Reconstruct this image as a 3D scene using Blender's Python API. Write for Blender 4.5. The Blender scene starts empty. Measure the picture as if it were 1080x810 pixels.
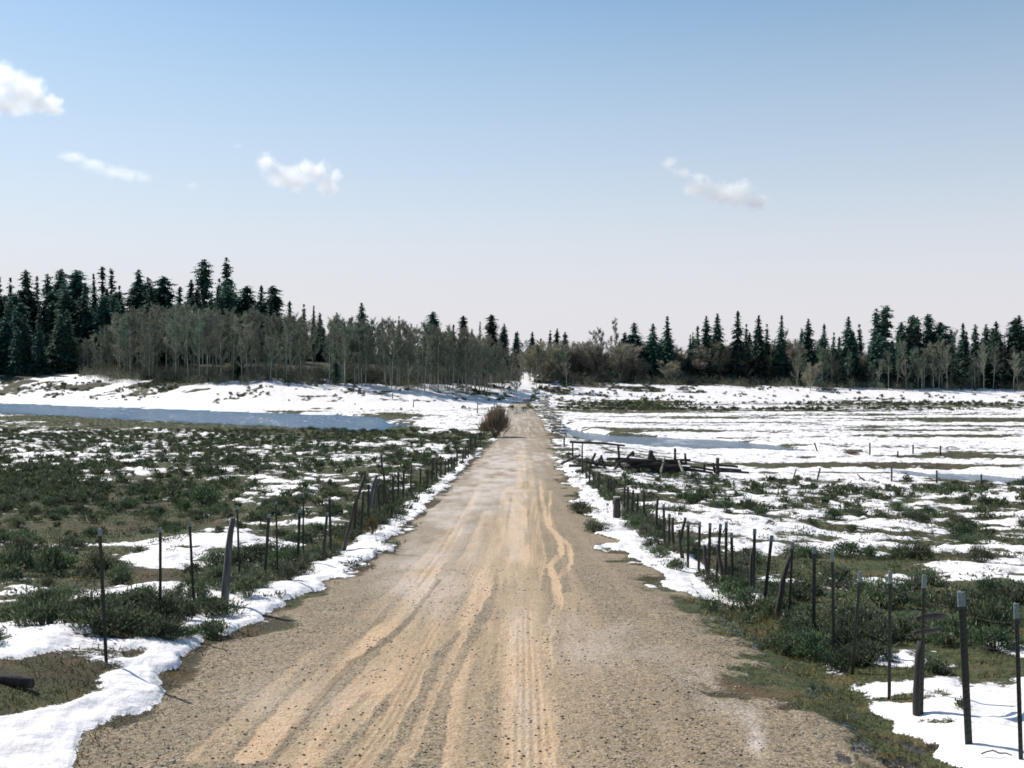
import bpy, bmesh, math, random
import numpy as np
from mathutils import Vector, Matrix

R = math.radians
SC = bpy.context.scene
COL = SC.collection
random.seed(7)
RNG = np.random.default_rng(7)

# ------------------------------------------------------------------ camera
EYE = 10.5                      # eye height above the level of the pond (z = 0)
F = 1100.0                      # focal length in photograph pixels (1080 wide)
PITCH = math.atan(25.0 / F)
cam_d = bpy.data.cameras.new('camera')
cam = bpy.data.objects.new('camera', cam_d)
COL.objects.link(cam)
cam.location = (0, 0, EYE)
cam.rotation_euler = (math.pi / 2 - PITCH, 0, 0)
cam_d.sensor_width = 36.0
cam_d.lens = 36.0 * F / 1080.0
cam_d.clip_start = 0.1
cam_d.clip_end = 9000
SC.camera = cam

# ------------------------------------------------------------------ light and exposure
SUN_AZ, SUN_EL = R(-52), R(44)   # azimuth from +Y (negative: left), elevation
world = bpy.data.worlds.new('World')
SC.world = world
world.use_nodes = True
wt = world.node_tree
wt.nodes.clear()
sky = wt.nodes.new('ShaderNodeTexSky')
sky.sky_type = 'NISHITA'
sky.sun_disc = False
sky.sun_elevation = SUN_EL
sky.sun_rotation = SUN_AZ
sky.altitude = 800
sky.air_density = 1.1
sky.dust_density = 0.7
sky.ozone_density = 1.0
bg = wt.nodes.new('ShaderNodeBackground')
bg.inputs['Strength'].default_value = 0.097
wo = wt.nodes.new('ShaderNodeOutputWorld')
# a pale lavender haze thickening towards the horizon
_tc = wt.nodes.new('ShaderNodeTexCoord')
_sx = wt.nodes.new('ShaderNodeSeparateXYZ'); wt.links.new(_tc.outputs['Generated'], _sx.inputs[0])
_cr = wt.nodes.new('ShaderNodeValToRGB'); wt.links.new(_sx.outputs['Z'], _cr.inputs[0])
_el = _cr.color_ramp.elements
_el[0].color = (.95, .95, .95, 1); _el[1].position = .55; _el[1].color = (0, 0, 0, 1)
for _p, _v in ((.075, .88), (.165, .55), (.33, .14)):
    e = _el.new(_p); e.color = (_v, _v, _v, 1)
_mx = wt.nodes.new('ShaderNodeMix'); _mx.data_type = 'RGBA'
wt.links.new(_cr.outputs[0], _mx.inputs[0]); 
_hs = wt.nodes.new('ShaderNodeHueSaturation'); _hs.inputs['Saturation'].default_value = 1.22; _hs.inputs['Value'].default_value = 1.0; _hs.inputs['Hue'].default_value = .488
wt.links.new(sky.outputs[0], _hs.inputs['Color']); wt.links.new(_hs.outputs[0], _mx.inputs[6])
_mx.inputs[7].default_value = (6.1, 6.0, 6.5, 1)
wt.links.new(_mx.outputs[2], bg.inputs[0])
wt.links.new(bg.outputs[0], wo.inputs[0])
sun_d = bpy.data.lights.new('sun', 'SUN')
sun_d.energy = 4.3
sun_d.angle = R(0.53)
sun_d.color = (1.0, 0.94, 0.85)
sun = bpy.data.objects.new('sun', sun_d)
COL.objects.link(sun)
SUNV = Vector((math.sin(SUN_AZ) * math.cos(SUN_EL), math.cos(SUN_AZ) * math.cos(SUN_EL), math.sin(SUN_EL)))
sun.rotation_euler = SUNV.to_track_quat('Z', 'Y').to_euler()
sun.location = (-60, 60, 90)
SC.view_settings.view_transform = 'Standard'
SC.view_settings.look = 'None'
SC.view_settings.exposure = 0.36
SC.view_settings.gamma = 1.0
SC.render.engine = 'CYCLES'
SC.cycles.max_bounces = 16
SC.cycles.diffuse_bounces = 3
SC.cycles.glossy_bounces = 2
SC.cycles.volume_bounces = 14
SC.cycles.filter_width = 1.7


# ------------------------------------------------------------------ numbers: noise, projection
def _h(ix, iy, s):
    h = (ix.astype(np.int64) * 374761393 + iy.astype(np.int64) * 668265263 + s * 974634541) & 0xFFFFFFFF
    h = ((h ^ (h >> 13)) * 1274126177) & 0xFFFFFFFF
    return ((h ^ (h >> 16)) & 0xFFFF) / 65535.0


def vnoise(x, y, s=0):
    ix, iy = np.floor(x), np.floor(y)
    fx, fy = x - ix, y - iy
    fx, fy = fx * fx * fx * (fx * (fx * 6 - 15) + 10), fy * fy * fy * (fy * (fy * 6 - 15) + 10)
    a, b = _h(ix, iy, s), _h(ix + 1, iy, s)
    c, d = _h(ix, iy + 1, s), _h(ix + 1, iy + 1, s)
    return (a + (b - a) * fx) * (1 - fy) + (c + (d - c) * fx) * fy


def fbm(x, y, s=0, o=4, g=0.5):
    """about -1..1"""
    t, a, n = 0.0, 1.0, 0.0
    c, sn = 0.8, 0.6
    for k in range(o):
        t = t + a * (vnoise(x, y, s + k * 17) * 2 - 1)
        n += a
        a *= g
        x, y = (c * x - sn * y) * 2.03 + 5.3, (sn * x + c * y) * 2.03 + 1.7
    return t / n * 1.5


def sstep(a, b, x):
    t = np.clip((x - a) / (b - a), 0, 1)
    return t * t * (3 - 2 * t)


CP, SP = math.cos(PITCH), math.sin(PITCH)


def project(x, y, z):
    zz = z - EYE
    zc = np.maximum(y * CP - zz * SP, 0.5)
    yc = y * SP + zz * CP
    return 540 + F * x / zc, 405 - F * yc / zc


ROAD_Y = [0, 9, 17, 27, 58, 82, 137, 180, 246, 280, 310, 340, 420]
ROAD_C = [-.4, -.35, -.15, 0, -.1, .25, 1.6, 1.8, 1.9, 3.4, 5.6, 5.2, 6]
ROAD_H = [3.6, 3.55, 3.35, 3.3, 3.2, 3.3, 3.3, 3.1, 2.2, 2.0, 2.0, 2.0, 2.0]
PY = [-200, 0, 8.8, 11.5, 17.2, 27.5, 58, 82, 110, 137, 174, 246, 9999]
PZ = [8.2, 7.3, 7.06, 6.9, 6.44, 5.4, 3.55, 2.5, 1.3, .6, .45, .4, .4]
RZ = [8.2, 7.3, 7.0, 6.75, 6.2, 5.0, 2.75, .6, .22, .18, .18, .2, .2]
LZ = [8.2, 7.3, 7.06, 6.9, 6.44, 5.4, 3.55, 2.5, 1.3, .55, .3, .2, .2]
SU = [-.9, -.49, -.236, -.08, .01, .15, .28, .5, .9]
SD = [275, 257, 214, 222, 246, 252, 258, 262, 268]
SK = [1.35, 1.3, 1.2, 1.0, 1.0, .85, .62, .55, .6]


def base_z(x, y):
    x = np.asarray(x, float); y = np.asarray(y, float)
    zr, zl, zR = np.interp(y, PY, PZ), np.interp(y, PY, LZ), np.interp(y, PY, RZ)
    c = np.interp(y, ROAD_Y, ROAD_C)
    dx = x - c
    z = zr + (zR - zr) * sstep(4.5, 20, dx) + (zl - zr) * sstep(3.6, 8, -dx)
    z = z + .42 * np.exp(-((y - 10) / 8.0) ** 2) * sstep(2.9, 5.6, -dx)
    z = z - .16 * np.exp(-((dx - 4.1) / .5) ** 2) * sstep(30, 18, y)          # ditch by the road
    u = x / np.maximum(y, 60)
    t = np.maximum(y - np.interp(u, SU, SD), 0)
    k = np.interp(u, SU, SK)
    z = z + k * np.interp(t, [0, 12, 35, 65, 100, 160, 400, 3000], [0, .9, 3.9, 6.3, 8.6, 10.5, 13, 20])
    return z


_D = np.concatenate([np.geomspace(4, 420, 2600)])


def ground_at(px, py):
    """world point where the photograph's pixel meets the base ground"""
    a, b = (px - 540) / F, (405 - py) / F
    dx, dy, dz = a, CP + b * SP, -SP + b * CP
    xx, yy, zz = dx / dy * _D, _D, EYE + dz / dy * _D
    g = base_z(xx, yy)
    i = int(np.argmax(zz < g)) if (zz < g).any() else len(_D) - 1
    return float(xx[i]), float(yy[i]), float(g[i])


def at_depth(px, py, y):
    """world point of the pixel on the plane at distance y"""
    a, b = (px - 540) / F, (405 - py) / F
    dy = CP + b * SP
    return a / dy * y, y, EYE + (-SP + b * CP) / dy * y


def poly_px(p):
    return np.array(p, float)


def inside(px, py, poly):
    r = np.zeros(np.shape(px), bool)
    n = len(poly)
    for i in range(n):
        x0, y0 = poly[i]; x1, y1 = poly[(i + 1) % n]
        if y0 == y1:
            continue
        c = (y0 > py) != (y1 > py)
        r ^= c & (px < (x1 - x0) * (py - y0) / (y1 - y0) + x0)
    return r


def on_level(p):                          # pixel outline -> outline on the water level
    out = []
    for a, b in p:
        aa, bb = (a - 540) / F, (405 - b) / F
        dx, dy, dz = aa, CP + bb * SP, -SP + bb * CP
        t = -EYE / dz
        out.append((dx * t, dy * t))
    return out


POND = on_level([(-330, 417), (-150, 420), (0, 425), (60, 427.5), (140, 430.5), (210, 432.5), (280, 435.5), (345, 437.5), (395, 440), (408, 444), (398, 446),
                 (436, 449), (405, 453), (420, 457), (372, 456.5), (320, 453.8), (280, 451), (200, 447), (100, 441.5), (0, 437), (-330, 427)])
POOL = on_level([(588, 446), (600, 452), (640, 459), (700, 461.5), (760, 464.5), (800, 468.5), (850, 475), (838, 477), (780, 474.5), (700, 473), (640, 470), (618, 465), (596, 458)])
SLOUGH = on_level([(905, 494.5), (960, 496), (1020, 501), (1085, 504.5), (1160, 508), (1260, 512), (1260, 524), (1160, 521), (1085, 516), (1030, 509.5), (970, 503)])
WATERS = [('pond', POND), ('meltwater_pool', POOL), ('slough', SLOUGH)]


def seg_dist(x, y, poly):
    d = np.full(np.shape(x), 1e9)
    n = len(poly)
    for i in range(n):
        x0, y0 = poly[i]; x1, y1 = poly[(i + 1) % n]
        vx, vy = x1 - x0, y1 - y0
        t = np.clip(((x - x0) * vx + (y - y0) * vy) / max(vx * vx + vy * vy, 1e-9), 0, 1)
        d = np.minimum(d, np.hypot(x - x0 - t * vx, y - y0 - t * vy))
    return d


def line_dist(x, y, pts):
    d = np.full(np.shape(x), 1e9); side = np.zeros(np.shape(x))
    for (x0, y0), (x1, y1) in zip(pts[:-1], pts[1:]):
        vx, vy = x1 - x0, y1 - y0
        L = math.hypot(vx, vy) + 1e-9
        t = np.clip(((x - x0) * vx + (y - y0) * vy) / (L * L), 0, 1)
        e = np.hypot(x - x0 - t * vx, y - y0 - t * vy)
        m = e < d
        d = np.where(m, e, d)
        side = np.where(m, ((x - x0) * vy - (y - y0) * vx) / L, side)
    return d, side


# ------------------------------------------------------------------ fence lines (photograph: base x, y, top x, y, kind)
LEFT_POSTS = [
    (112, 697, 105, 558, 'tip'), (169, 658, 169, 557, 'tip'), (205, 646, 200, 551, 'tip'), (237, 636, 246, 546, 'grey'),
    (253, 621, 250, 534, 'tip'), (279, 615, 283.5, 543, 'steel'), (293, 609, 291, 529, 'tip'), (314, 597, 316, 538, 'steel'),
    (319.5, 594, 320, 522, 'tip'), (340.6, 595, 345, 541, 'steel'), (349, 590, 347.5, 524, 'steel'), (363, 583, 385, 501, 'wood'),
    (373, 568, 377, 522, 'steel'), (380.5, 568, 383.5, 518, 'steel'), (388, 562, 389, 511, 'steel'), (386, 551, 397.5, 501, 'grey'),
    (393, 545, 398.5, 505, 'grey'), (400.5, 543, 399, 512, 'steel'), (405, 540, 405, 511, 'steel'), (411, 539, 402, 479, 'wood'),
    (414.5, 535, 414.5, 502, 'steel'), (420, 532, 420, 498, 'steel'), (425, 530, 426, 496, 'steel'), (434, 524, 434, 490, 'wood'),
    (443.5, 518, 443.5, 494, 'steel'), (450.5, 516, 450.5, 495, 'steel'), (455, 512, 457, 483, 'steel'), (460.5, 507, 460.5, 486, 'steel'),
    (465, 505, 465, 487, 'steel'), (470, 503, 470, 484, 'wood'), (473, 500, 473, 484, 'steel'), (476, 498, 476, 482, 'steel'), (479, 496, 479, 482, 'steel'),
    (482, 492, 482, 474, 'steel'), (488, 489, 489, 472, 'wood'), (491, 486, 491, 470, 'wood'), (494, 484, 494, 468, 'wood'), (496.5, 480, 496.5, 461, 'steel'),
    (501, 471, 503, 457, 'wood'), (508, 469, 505, 456, 'wood')]
RIGHT_POSTS = [
    (1077, 798, 1072, 637, 'tip'), (1022, 786, 1014, 625, 'thick'), (972, 750, 975, 607, 'tip'), (967.5, 750, 971, 676, 'wood'), (938, 733, 939, 603, 'tip'),
    (899, 706, 907.5, 603, 'tip'), (879.5, 690, 878, 582, 'tip'), (858, 667, 859, 577, 'steel'), (832, 652, 836, 572, 'tip'), (819, 648, 833, 586, 'wood'),
    (806, 635, 814, 565, 'steel'), (794.6, 622, 796, 558, 'steel'), (793, 621, 794, 578, 'wood'), (773, 613, 771.5, 562, 'steel'), (765.5, 611, 766, 551, 'steel'),
    (764.5, 612, 757, 574, 'wood'), (755.5, 611, 760, 553, 'steel'), (747.5, 607, 749, 552, 'steel'), (748, 609, 742.7, 575, 'wood'), (737, 599, 738, 551, 'steel'),
    (725.5, 598, 726, 550, 'steel'), (716, 583, 723, 546, 'wood'), (720, 591, 716, 559, 'wood'), (710.6, 586, 709.4, 546, 'wood'), (706, 579, 706, 542, 'steel'),
    (701, 575, 700, 532, 'steel'), (692.6, 565, 693.7, 525, 'wood'), (679, 552, 679.5, 519, 'steel'), (672, 551, 673, 521, 'steel'), (666.5, 549, 668, 517, 'steel'),
    (661.8, 547, 662.5, 514, 'steel'), (658.6, 538, 659, 513, 'steel'), (647, 533, 648, 508, 'steel'), (644, 528, 645, 507, 'steel'), (641, 524, 642, 505, 'steel'),
    (631, 518, 632, 500, 'steel'), (626, 515, 626, 497, 'steel'), (621.7, 512, 622, 496, 'steel'), (618.5, 504, 618.5, 484, 'wood'), (614.5, 500, 614.5, 468, 'wood'),
    (604, 482, 604, 465, 'steel'), (595, 472, 595, 461, 'steel')]


def fence_pts(posts):
    out = []
    for bx, by, tx, ty, kind in posts:
        x, y, z = ground_at(bx, by)
        tx, ty_, tz = at_depth(tx, ty, y)
        out.append((Vector((x, y, z)), Vector((tx, y, tz)), kind))
    return out


LEFT_F, RIGHT_F = fence_pts(LEFT_POSTS), fence_pts(RIGHT_POSTS)


def line_of(f, every=1):
    p = sorted((b.y, b.x) for b, t, k in f)
    ys, xs = np.array([q[0] for q in p]), np.array([q[1] for q in p])
    c = np.polyfit(np.log(ys), xs, 2)
    return lambda y: np.polyval(c, np.log(np.maximum(y, 5)))


LEFT_X, RIGHT_X = line_of(LEFT_F), line_of(RIGHT_F)

# wheel tracks (photograph outlines, laid out on the road surface): points, half width in metres, strength
TRACKS = [
    ([(262, 800), (322, 737), (374, 688), (415, 657), (438.5, 626), (457, 600), (473, 578), (487, 553), (499, 530), (508, 508)], .16, .95, 0),
    ([(305, 815), (352, 756), (398, 706), (432, 672), (462, 635), (484, 603), (503, 570), (514, 540)], .17, .7, 0),
    ([(319, 807), (381, 745), (451, 678), (493, 641), (514, 600), (525, 570), (530, 545), (534, 515)], .2, .9, 0),
    ([(374, 810), (410, 761), (431, 724), (457, 670), (485, 631), (503, 600), (517, 572), (522, 552)], .14, .75, 1),
    ([(451, 690), (478, 667), (499, 648), (514, 624), (517, 600), (520, 575)], .1, .9, 0),
    ([(490, 812), (489, 760), (491, 728), (511, 685.5), (529, 652), (533, 625), (534, 600), (538, 565), (545, 520), (548, 490)], .19, .85, 0),
    ([(503, 812), (506, 760), (510, 715), (520, 680)], .14, .85, 1),
    ([(540, 812), (541, 760), (543, 700), (545, 650), (546, 600), (547, 560), (549, 520), (551, 480)], .3, 1.0, 0),
    ([(562, 812), (560, 717), (557, 652), (561, 610), (567, 590), (563, 550), (560, 510), (558, 485)], .17, .8, 1),
    ([(580, 812), (576, 704), (575.5, 678), (583, 655), (589, 637), (584, 612), (580, 597), (592, 585), (590, 570), (577, 554), (572, 530), (569, 505)], .075, 1.0, 0),
    ([(584, 613.7), (596, 604), (602, 593), (600, 576), (580, 557), (579, 540), (581, 518)], .06, 1.0, 0),
    ([(215, 800), (275, 742), (335, 693), (385, 655), (425, 618), (452, 585), (474, 556)], .14, .55, 0),
    ([(420, 812), (446, 762), (466, 715), (490, 668), (507, 632), (519, 603), (526, 574), (532, 548)], .07, .7, 0),
    ([(600, 812), (596, 750), (592, 700), (598, 655), (600, 628)], .12, .4, 0),
    ([(640, 812), (628, 750), (616, 690), (612, 650)], .15, .3, 0),
    ([(540, 585), (546, 565), (541, 551), (545, 530), (553, 512), (551, 494), (550, 475)], .15, .8, 0),
]
RUTS = [([(291, 796), (330, 748), (374, 698), (402, 683), (428, 660), (446, 639), (465, 612)], .05, .9),
        ([(516, 812), (517, 760), (519, 717), (525, 680)], .035, .95),
        ([(590, 640), (588, 655), (577, 676)], .03, .7),
        ([(340, 790), (366, 757), (390, 732)], .04, .5),
        ([(497, 735), (503, 705), (520, 676), (531, 645)], .04, .5),
        ([(440, 622), (462, 592), (480, 567), (487, 553)], .05, .45)]


def road_xy(pts):
    return [ground_at(a, b)[:2] for a, b in pts]


# ------------------------------------------------------------------ the ground: one sheet
def build_ground():
    ys = np.concatenate([np.linspace(-60, 4.6, 26), np.geomspace(5, 335, 800), np.geomspace(338, 5000, 46)])
    u = np.concatenate([-np.geomspace(4.5, .66, 18), np.linspace(-.63, .63, 1000), np.geomspace(.66, 4.5, 18)])
    Y, U = np.meshgrid(ys, u, indexing='ij')
    X = U * (np.maximum(Y, 0) + 2.0 + 12 * (Y < 0) * np.minimum(1, -Y / 30))
    Z = base_z(X, Y)
    PX, PYY = project(X, Y, Z)
    c, hw = np.interp(Y, ROAD_Y, ROAD_C), np.interp(Y, ROAD_Y, ROAD_H)
    dx = X - c
    dl, dr = -dx - hw, dx - hw                     # distances outside the left and the right road edge
    dr = dr + .5 * np.exp(-((Y - 13.5) / 5.0) ** 2) + .62 * np.exp(-((Y - 33) / 15.0) ** 2)
    dl = dl + .38 * np.exp(-((Y - 8.5) / 3.0) ** 2)
    out = np.maximum(dl, dr)
    edge = out + .45 * fbm(X / 1.3, Y / 1.9, 3, 4) * (1 + .7 * (dr > dl))
    near = sstep(40, 20, Y)
    road = sstep(.30, -.25, edge)
    n1 = fbm(X / 4.2, Y / 5.0, 11, 5, .55)
    verge = (dr > dl) * sstep(24, 12, Y)
    road = road * (1 - verge) + verge * sstep(.85, -.55, edge + .45 * fbm(X / .3, Y / .4, 18, 4))
    n2 = fbm(X / 1.1, Y / 1.1, 12, 4)
    n3 = fbm(X / .42, Y / .42, 16, 3)
    streak = fbm(X / 30, Y / 3.2, 13, 6, .6)
    far = fbm(X / 16, Y / 9, 14, 5, .6)
    bump = fbm(X / 1.6, Y / 1.6, 15, 5, .55)
    left = dx < 0
    lf, rf = LEFT_X(Y), RIGHT_X(Y)
    # --- how much snow lies (positive: snow)
    S = np.where(left, -.20 + .62 * n1 + .62 * n2 + .40 * n3, .12 + .66 * n1 + .58 * n2 + .34 * n3)
    S = S + np.where(left, .10 * sstep(60, 110, Y), 0)
    flat = sstep(82, 96, Y) * sstep(5, 18, dx)
    S = S + flat * (.43 + 1.0 * streak + .34 * n1 + .34 * n2 + .26 * n3 - S)
    bank = sstep(150, 215, Y) * left
    S = S + bank * (.33 + .60 * far + .58 * n1 + .40 * n2 - S)
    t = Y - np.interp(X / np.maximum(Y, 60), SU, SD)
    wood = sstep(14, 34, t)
    S = S + wood * (.30 + .75 * far + .45 * n1 - 1.1 * sstep(30, 56, t) - S)
    # fence strips of grass and brush
    lfs = np.exp(-((X - lf + .15) / .7) ** 2) * sstep(130, 90, Y)
    rfs = np.exp(-((X - rf) / .75) ** 2) * sstep(100, 80, Y)
    S = S - .9 * lfs - .75 * rfs * sstep(9, 16, Y)
    # snow banks along the road
    lb = sstep(.14, .42, dl + .22 * n2 + .10 * n3) * sstep(1.85, .9, dl + .55 * n1 + .40 * n2 + .22 * n3) * sstep(120, 85, Y)
    rb = sstep(.12, .4, dr + .2 * n2) * sstep(2.05, 1.45, dr + .3 * n1) * sstep(15.5, 19.5, Y + 2 * n1) * sstep(95, 70, Y)
    S = np.maximum(S, np.where(left, lb * (.82 + .25 * n3) - .3, rb * 1.45 - .4) + .25 * n1 + .12 * n2)
    dfx = RIGHT_X(Y) - X
    ditch = sstep(19, 15, Y) * (dx > 0) * sstep(-.3, .3, dr) * sstep(.25, .75, dfx + .3 * n2)
    S = S - 1.6 * ditch
    S = S - 1.6 * sstep(17, 14.5, Y) * (dx > 0) * sstep(.35, .9, dfx)
    # authored patches (photograph x, y, rx, ry, amount)
    PATCH = [
        (140, 571, 130, 5, .75), (60, 480, 70, 4, .5), (120, 565, 90, 6, -.5), (90, 553, 150, 5, -1.2), (60, 597, 80, 11, -1.1), (160, 592, 35, 8, .8),
        (110, 622, 130, 9, .8), (60, 642, 70, 13, -1.3), (65, 676, 75, 8, .35), (25, 706, 60, 6, -.6), (45, 730, 60, 10, -.6), (190, 627, 60, 8, .7), (150, 658, 40, 9, -.9),
        (40, 520, 110, 18, -.5), (200, 525, 110, 14, -.35), (70, 790, 70, 22, .7), (105, 702, 42, 7, -.55), (150, 688, 26, 6, -.45), (55, 712, 55, 6, -.45), (15, 738, 55, 12, -.55), (120, 730, 18, 5, -.4), (80, 722, 30, 6, -.5), (70, 788, 85, 18, .9), (150, 738, 40, 12, .7), (810, 714, 40, 12, -1.6), (20, 700, 50, 8, -.6), (120, 715, 22, 10, .3),
        (900, 592, 110, 7, -1.6), (880, 578, 60, 6, .7), (1040, 597, 60, 5, .8), (1010, 607, 60, 4, .6), (980, 645, 130, 22, -1.4), (870, 650, 60, 18, -1.2),
        (890, 617, 40, 4, .7), (950, 716, 48, 7, .8), (935, 746, 36, 8, 1.0), (1030, 742, 60, 10, .6), (1055, 772, 50, 12, 1.0), (1030, 797, 60, 12, 1.3), (955, 768, 24, 5, .8), (1075, 720, 40, 7, .3), (870, 704, 24, 5, .8), (985, 757, 30, 5, -.7), (1000, 733, 40, 4, -.5), (1055, 700, 45, 12, -1.2),
        (1000, 735, 25, 6, .6), (930, 722, 45, 8, .5), (845, 680, 14, 5, .4), (860, 696, 20, 5, .5), (830, 660, 10, 4, .5),
        (670, 428, 60, 5, -1.5), (960, 427, 140, 2.5, -.9), (780, 433, 220, 1.2, -.8), (1000, 443, 120, 2, -.9), (830, 446, 60, 1, -.6), (650, 459, 38, 4, -1.5), (735, 473, 30, 1.6, -1.0),
        (1005, 480, 40, 3, -1.6), (1050, 482, 60, 2, -.9), (900, 475, 20, 2, -.9), (870, 491, 70, 2, -.6), (740, 466, 22, 1.2, -1), (930, 412, 140, 6, .9), (800, 418, 150, 3, .7),
        (415, 437, 26, 3, -1.4), (415, 453, 28, 3.4, -1.4), (470, 446, 36, 8, .9), (455, 433, 50, 5, .6), (60, 441, 90, 3, -1.1), (180, 448, 80, 3, -1.1), (290, 454, 70, 3.4, -1.1), (370, 459, 60, 3, -1.0), (470, 461, 60, 3, -.6), (14, 401, 26, 6, -1.1), (85, 401, 45, 6, .7), (250, 426, 260, 4, .8), (60, 421, 160, 3, .5),
        (100, 405, 26, 4, -.5), (200, 404, 60, 3, -.3), (330, 412, 60, 3, -.3), (470, 422, 50, 3, -.3), (600, 448, 14, 8, .4)]
    for a, b, ra, rb_, v in PATCH:
        m = (np.abs(PX - a) < 2.6 * ra) & (np.abs(PYY - b) < 2.6 * rb_) & (Y > 4)
        S[m] += v * np.exp(-((PX[m] - a) / ra) ** 2 - ((PYY[m] - b) / rb_) ** 2)
    roadsnow = sstep(232, 262, Y + 14 * n1)
    S = S * (1 - road) + road * (-1 + 1.9 * roadsnow)
    # --- road colouring
    track = np.zeros_like(X); rut = np.zeros_like(X); tread = np.zeros_like(X)
    sel = (road > .01) & (Y > 4) & (Y < 130)
    xs, ysel = X[sel], Y[sel]
    wob = fbm(xs / 1.2, ysel / 6.0, 31, 4)
    edg = fbm(xs / .16, ysel / .5, 37, 4)
    brk = fbm(xs / .22, ysel / 4.5, 35, 5)
    tr, rt, td = np.zeros_like(xs), np.zeros_like(xs), np.zeros_like(xs)
    for pts, w, s, tread_on in TRACKS:
        d, side = line_dist(xs, ysel, road_xy(pts))
        d = np.maximum(d + .035 * edg, 0)
        w = w * (1 + .25 * wob)
        f = sstep(w * 1.12, w * .92, d) * s * np.clip(.72 + .6 * brk, .1, 1)
        rim = np.exp(-((d - w * 1.15) / .035) ** 2) * .35 * s
        tr = np.maximum(tr, f) + rim * .25
        if tread_on:
            td = np.maximum(td, sstep(w, w * .8, d) * (.5 + .5 * np.cos(side * 2 * math.pi / .075)) * np.clip(.6 + .9 * brk, 0, 1))
    for pts, w, s in RUTS:
        d, side = line_dist(xs, ysel, road_xy(pts))
        rt = np.maximum(rt, sstep(w * 1.5, w * .3, d + .03 * wob) * s * np.clip(.6 + .9 * brk, 0, 1))
    general = np.exp(-((xs - np.interp(ysel, ROAD_Y, ROAD_C) - .25) / 1.7) ** 2)
    lng = fbm(xs / .30, ysel / 9.0, 33, 5)
    tr = np.clip(np.maximum(tr, general * np.clip(.16 + .55 * lng, 0, .6)), 0, 1)
    track[sel], rut[sel], tread[sel] = tr, rt, td
    pale = np.zeros_like(X)  # dusty snow, plus wet sky sheen painted as a lighter road colour
    for a, b, ra, rb_, v in [(440, 590, 60, 30, .55), (475, 540, 45, 30, .8), (520, 505, 40, 22, .8), (535, 485, 34, 14, .6), (600, 660, 26, 12, .55), (648, 662, 20, 10, .6), (320, 740, 60, 26, .35),
                              (620, 690, 40, 20, .3), (735, 712, 24, 9, .5), (770, 745, 26, 9, .6), (700, 690, 30, 10, .25), (555, 780, 16, 50, .5), (548, 660, 14, 30, .45), (745, 722, 22, 8, .7), (765, 738, 22, 7, .7), (793, 757, 14, 10, .8), (798, 782, 9, 14, .8), (452, 628, 40, 22, .5), (545, 442, 20, 6, .7), (548, 465, 16, 8, .5), (545, 560, 12, 40, .4)]:
        m = (np.abs(PX - a) < 2.5 * ra) & (np.abs(PYY - b) < 2.5 * rb_) & (Y > 4)
        pale[m] += v * np.exp(-((PX[m] - a) / ra) ** 2 - ((PYY[m] - b) / rb_) ** 2)
    pale = np.maximum(pale, .8 * sstep(50, 90, Y) * np.clip(.30 + 1.0 * fbm(X / .34, Y / 15, 44, 4), 0, 1))
    pale = np.clip(pale * (.75 + .7 * fbm(X / .7, Y / 2.2, 41, 4)), 0, 1) * road
    wet = np.zeros_like(X)
    for a, b, ra, rb_, v in [(866, 728, 22, 8, 1), (905, 757, 26, 8, 1), (940, 787, 40, 16, 1), (925, 800, 40, 14, 1), (775, 655, 12, 8, .8), (785, 666, 18, 6, 1), (757, 646, 16, 5, .8), (800, 676, 20, 6, .8), (548, 433, 14, 5, .8)]:
        m = (np.abs(PX - a) < 2.5 * ra) & (np.abs(PYY - b) < 2.5 * rb_) & (Y > 4)
        wet[m] += v * np.exp(-((PX[m] - a) / ra) ** 2 - ((PYY[m] - b) / rb_) ** 2)
    wet = sstep(.30, .55, wet * (.62 + 1.5 * fbm(X / .16, Y / .2, 43, 4)))
    S = S - 1.2 * wet
    # --- shape
    off = 1 - road
    hum = (.10 * n1 + .07 * bump) * (.35 + .65 * sstep(10, 30, Y)) + .03 * n2 - .06 * sstep(30, 14, Y)
    Z = Z + off * hum * (1 + .8 * wood) * np.where(Y > 150, .6, 1) + road * (.035 * (1 - (dx / hw) ** 2) - .015 * track - .012 * rut + .012 * bump - .006 * tread)
    sn = sstep(0, .55, S + .06 * bump)
    Z = Z + sn * (.026 + .03 * n2 + .025 * bump + .02 * lb) * off * np.where(Y > 25, 1.4, 1)
    Z = Z - .03 * wet
    for name, P in WATERS:
        xs_ = [p[0] for p in P]; ys_ = [p[1] for p in P]
        m = (X > min(xs_) - 8) & (X < max(xs_) + 8) & (Y > min(ys_) - 8) & (Y < max(ys_) + 8)
        xx, yy = X[m] + 1.6 * far[m] * 1.2, Y[m] + 2.2 * n1[m]
        d = seg_dist(xx, yy, P)
        d = np.where(inside(xx, yy, P), -d, d)
        zz = Z[m]
        zz = np.where(d < 4, np.minimum(zz, .06 + .12 * np.maximum(d, 0) + np.maximum(d, 0) ** 2 * .05), np.maximum(zz, .1))
        zz = np.where(d < 0, -.06 + .25 * np.maximum(d, -3), zz)
        Z[m] = zz
    hm = (Y > 90) & (Y < 300)
    Zmin = np.where(hm & (Z > -.02), np.maximum(Z, .05), Z)
    Z = Zmin
    grass = np.clip(.5 + .9 * fbm(X / 2.6, Y / 3.2, 51, 4) + .5 * ditch - .6 * sstep(.9, .2, np.maximum(dl, 0)) * (dl > -.4) * left, 0, 1)
    nr, nc = X.shape
    me = bpy.data.meshes.new('ground')
    V = np.stack([X, Y, Z], -1).reshape(-1, 3)
    i = np.arange(nr * nc).reshape(nr, nc)
    Q = np.stack([i[:-1, :-1], i[:-1, 1:], i[1:, 1:], i[1:, :-1]], -1).reshape(-1, 4)
    fill_mesh(me, V, Q)
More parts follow.
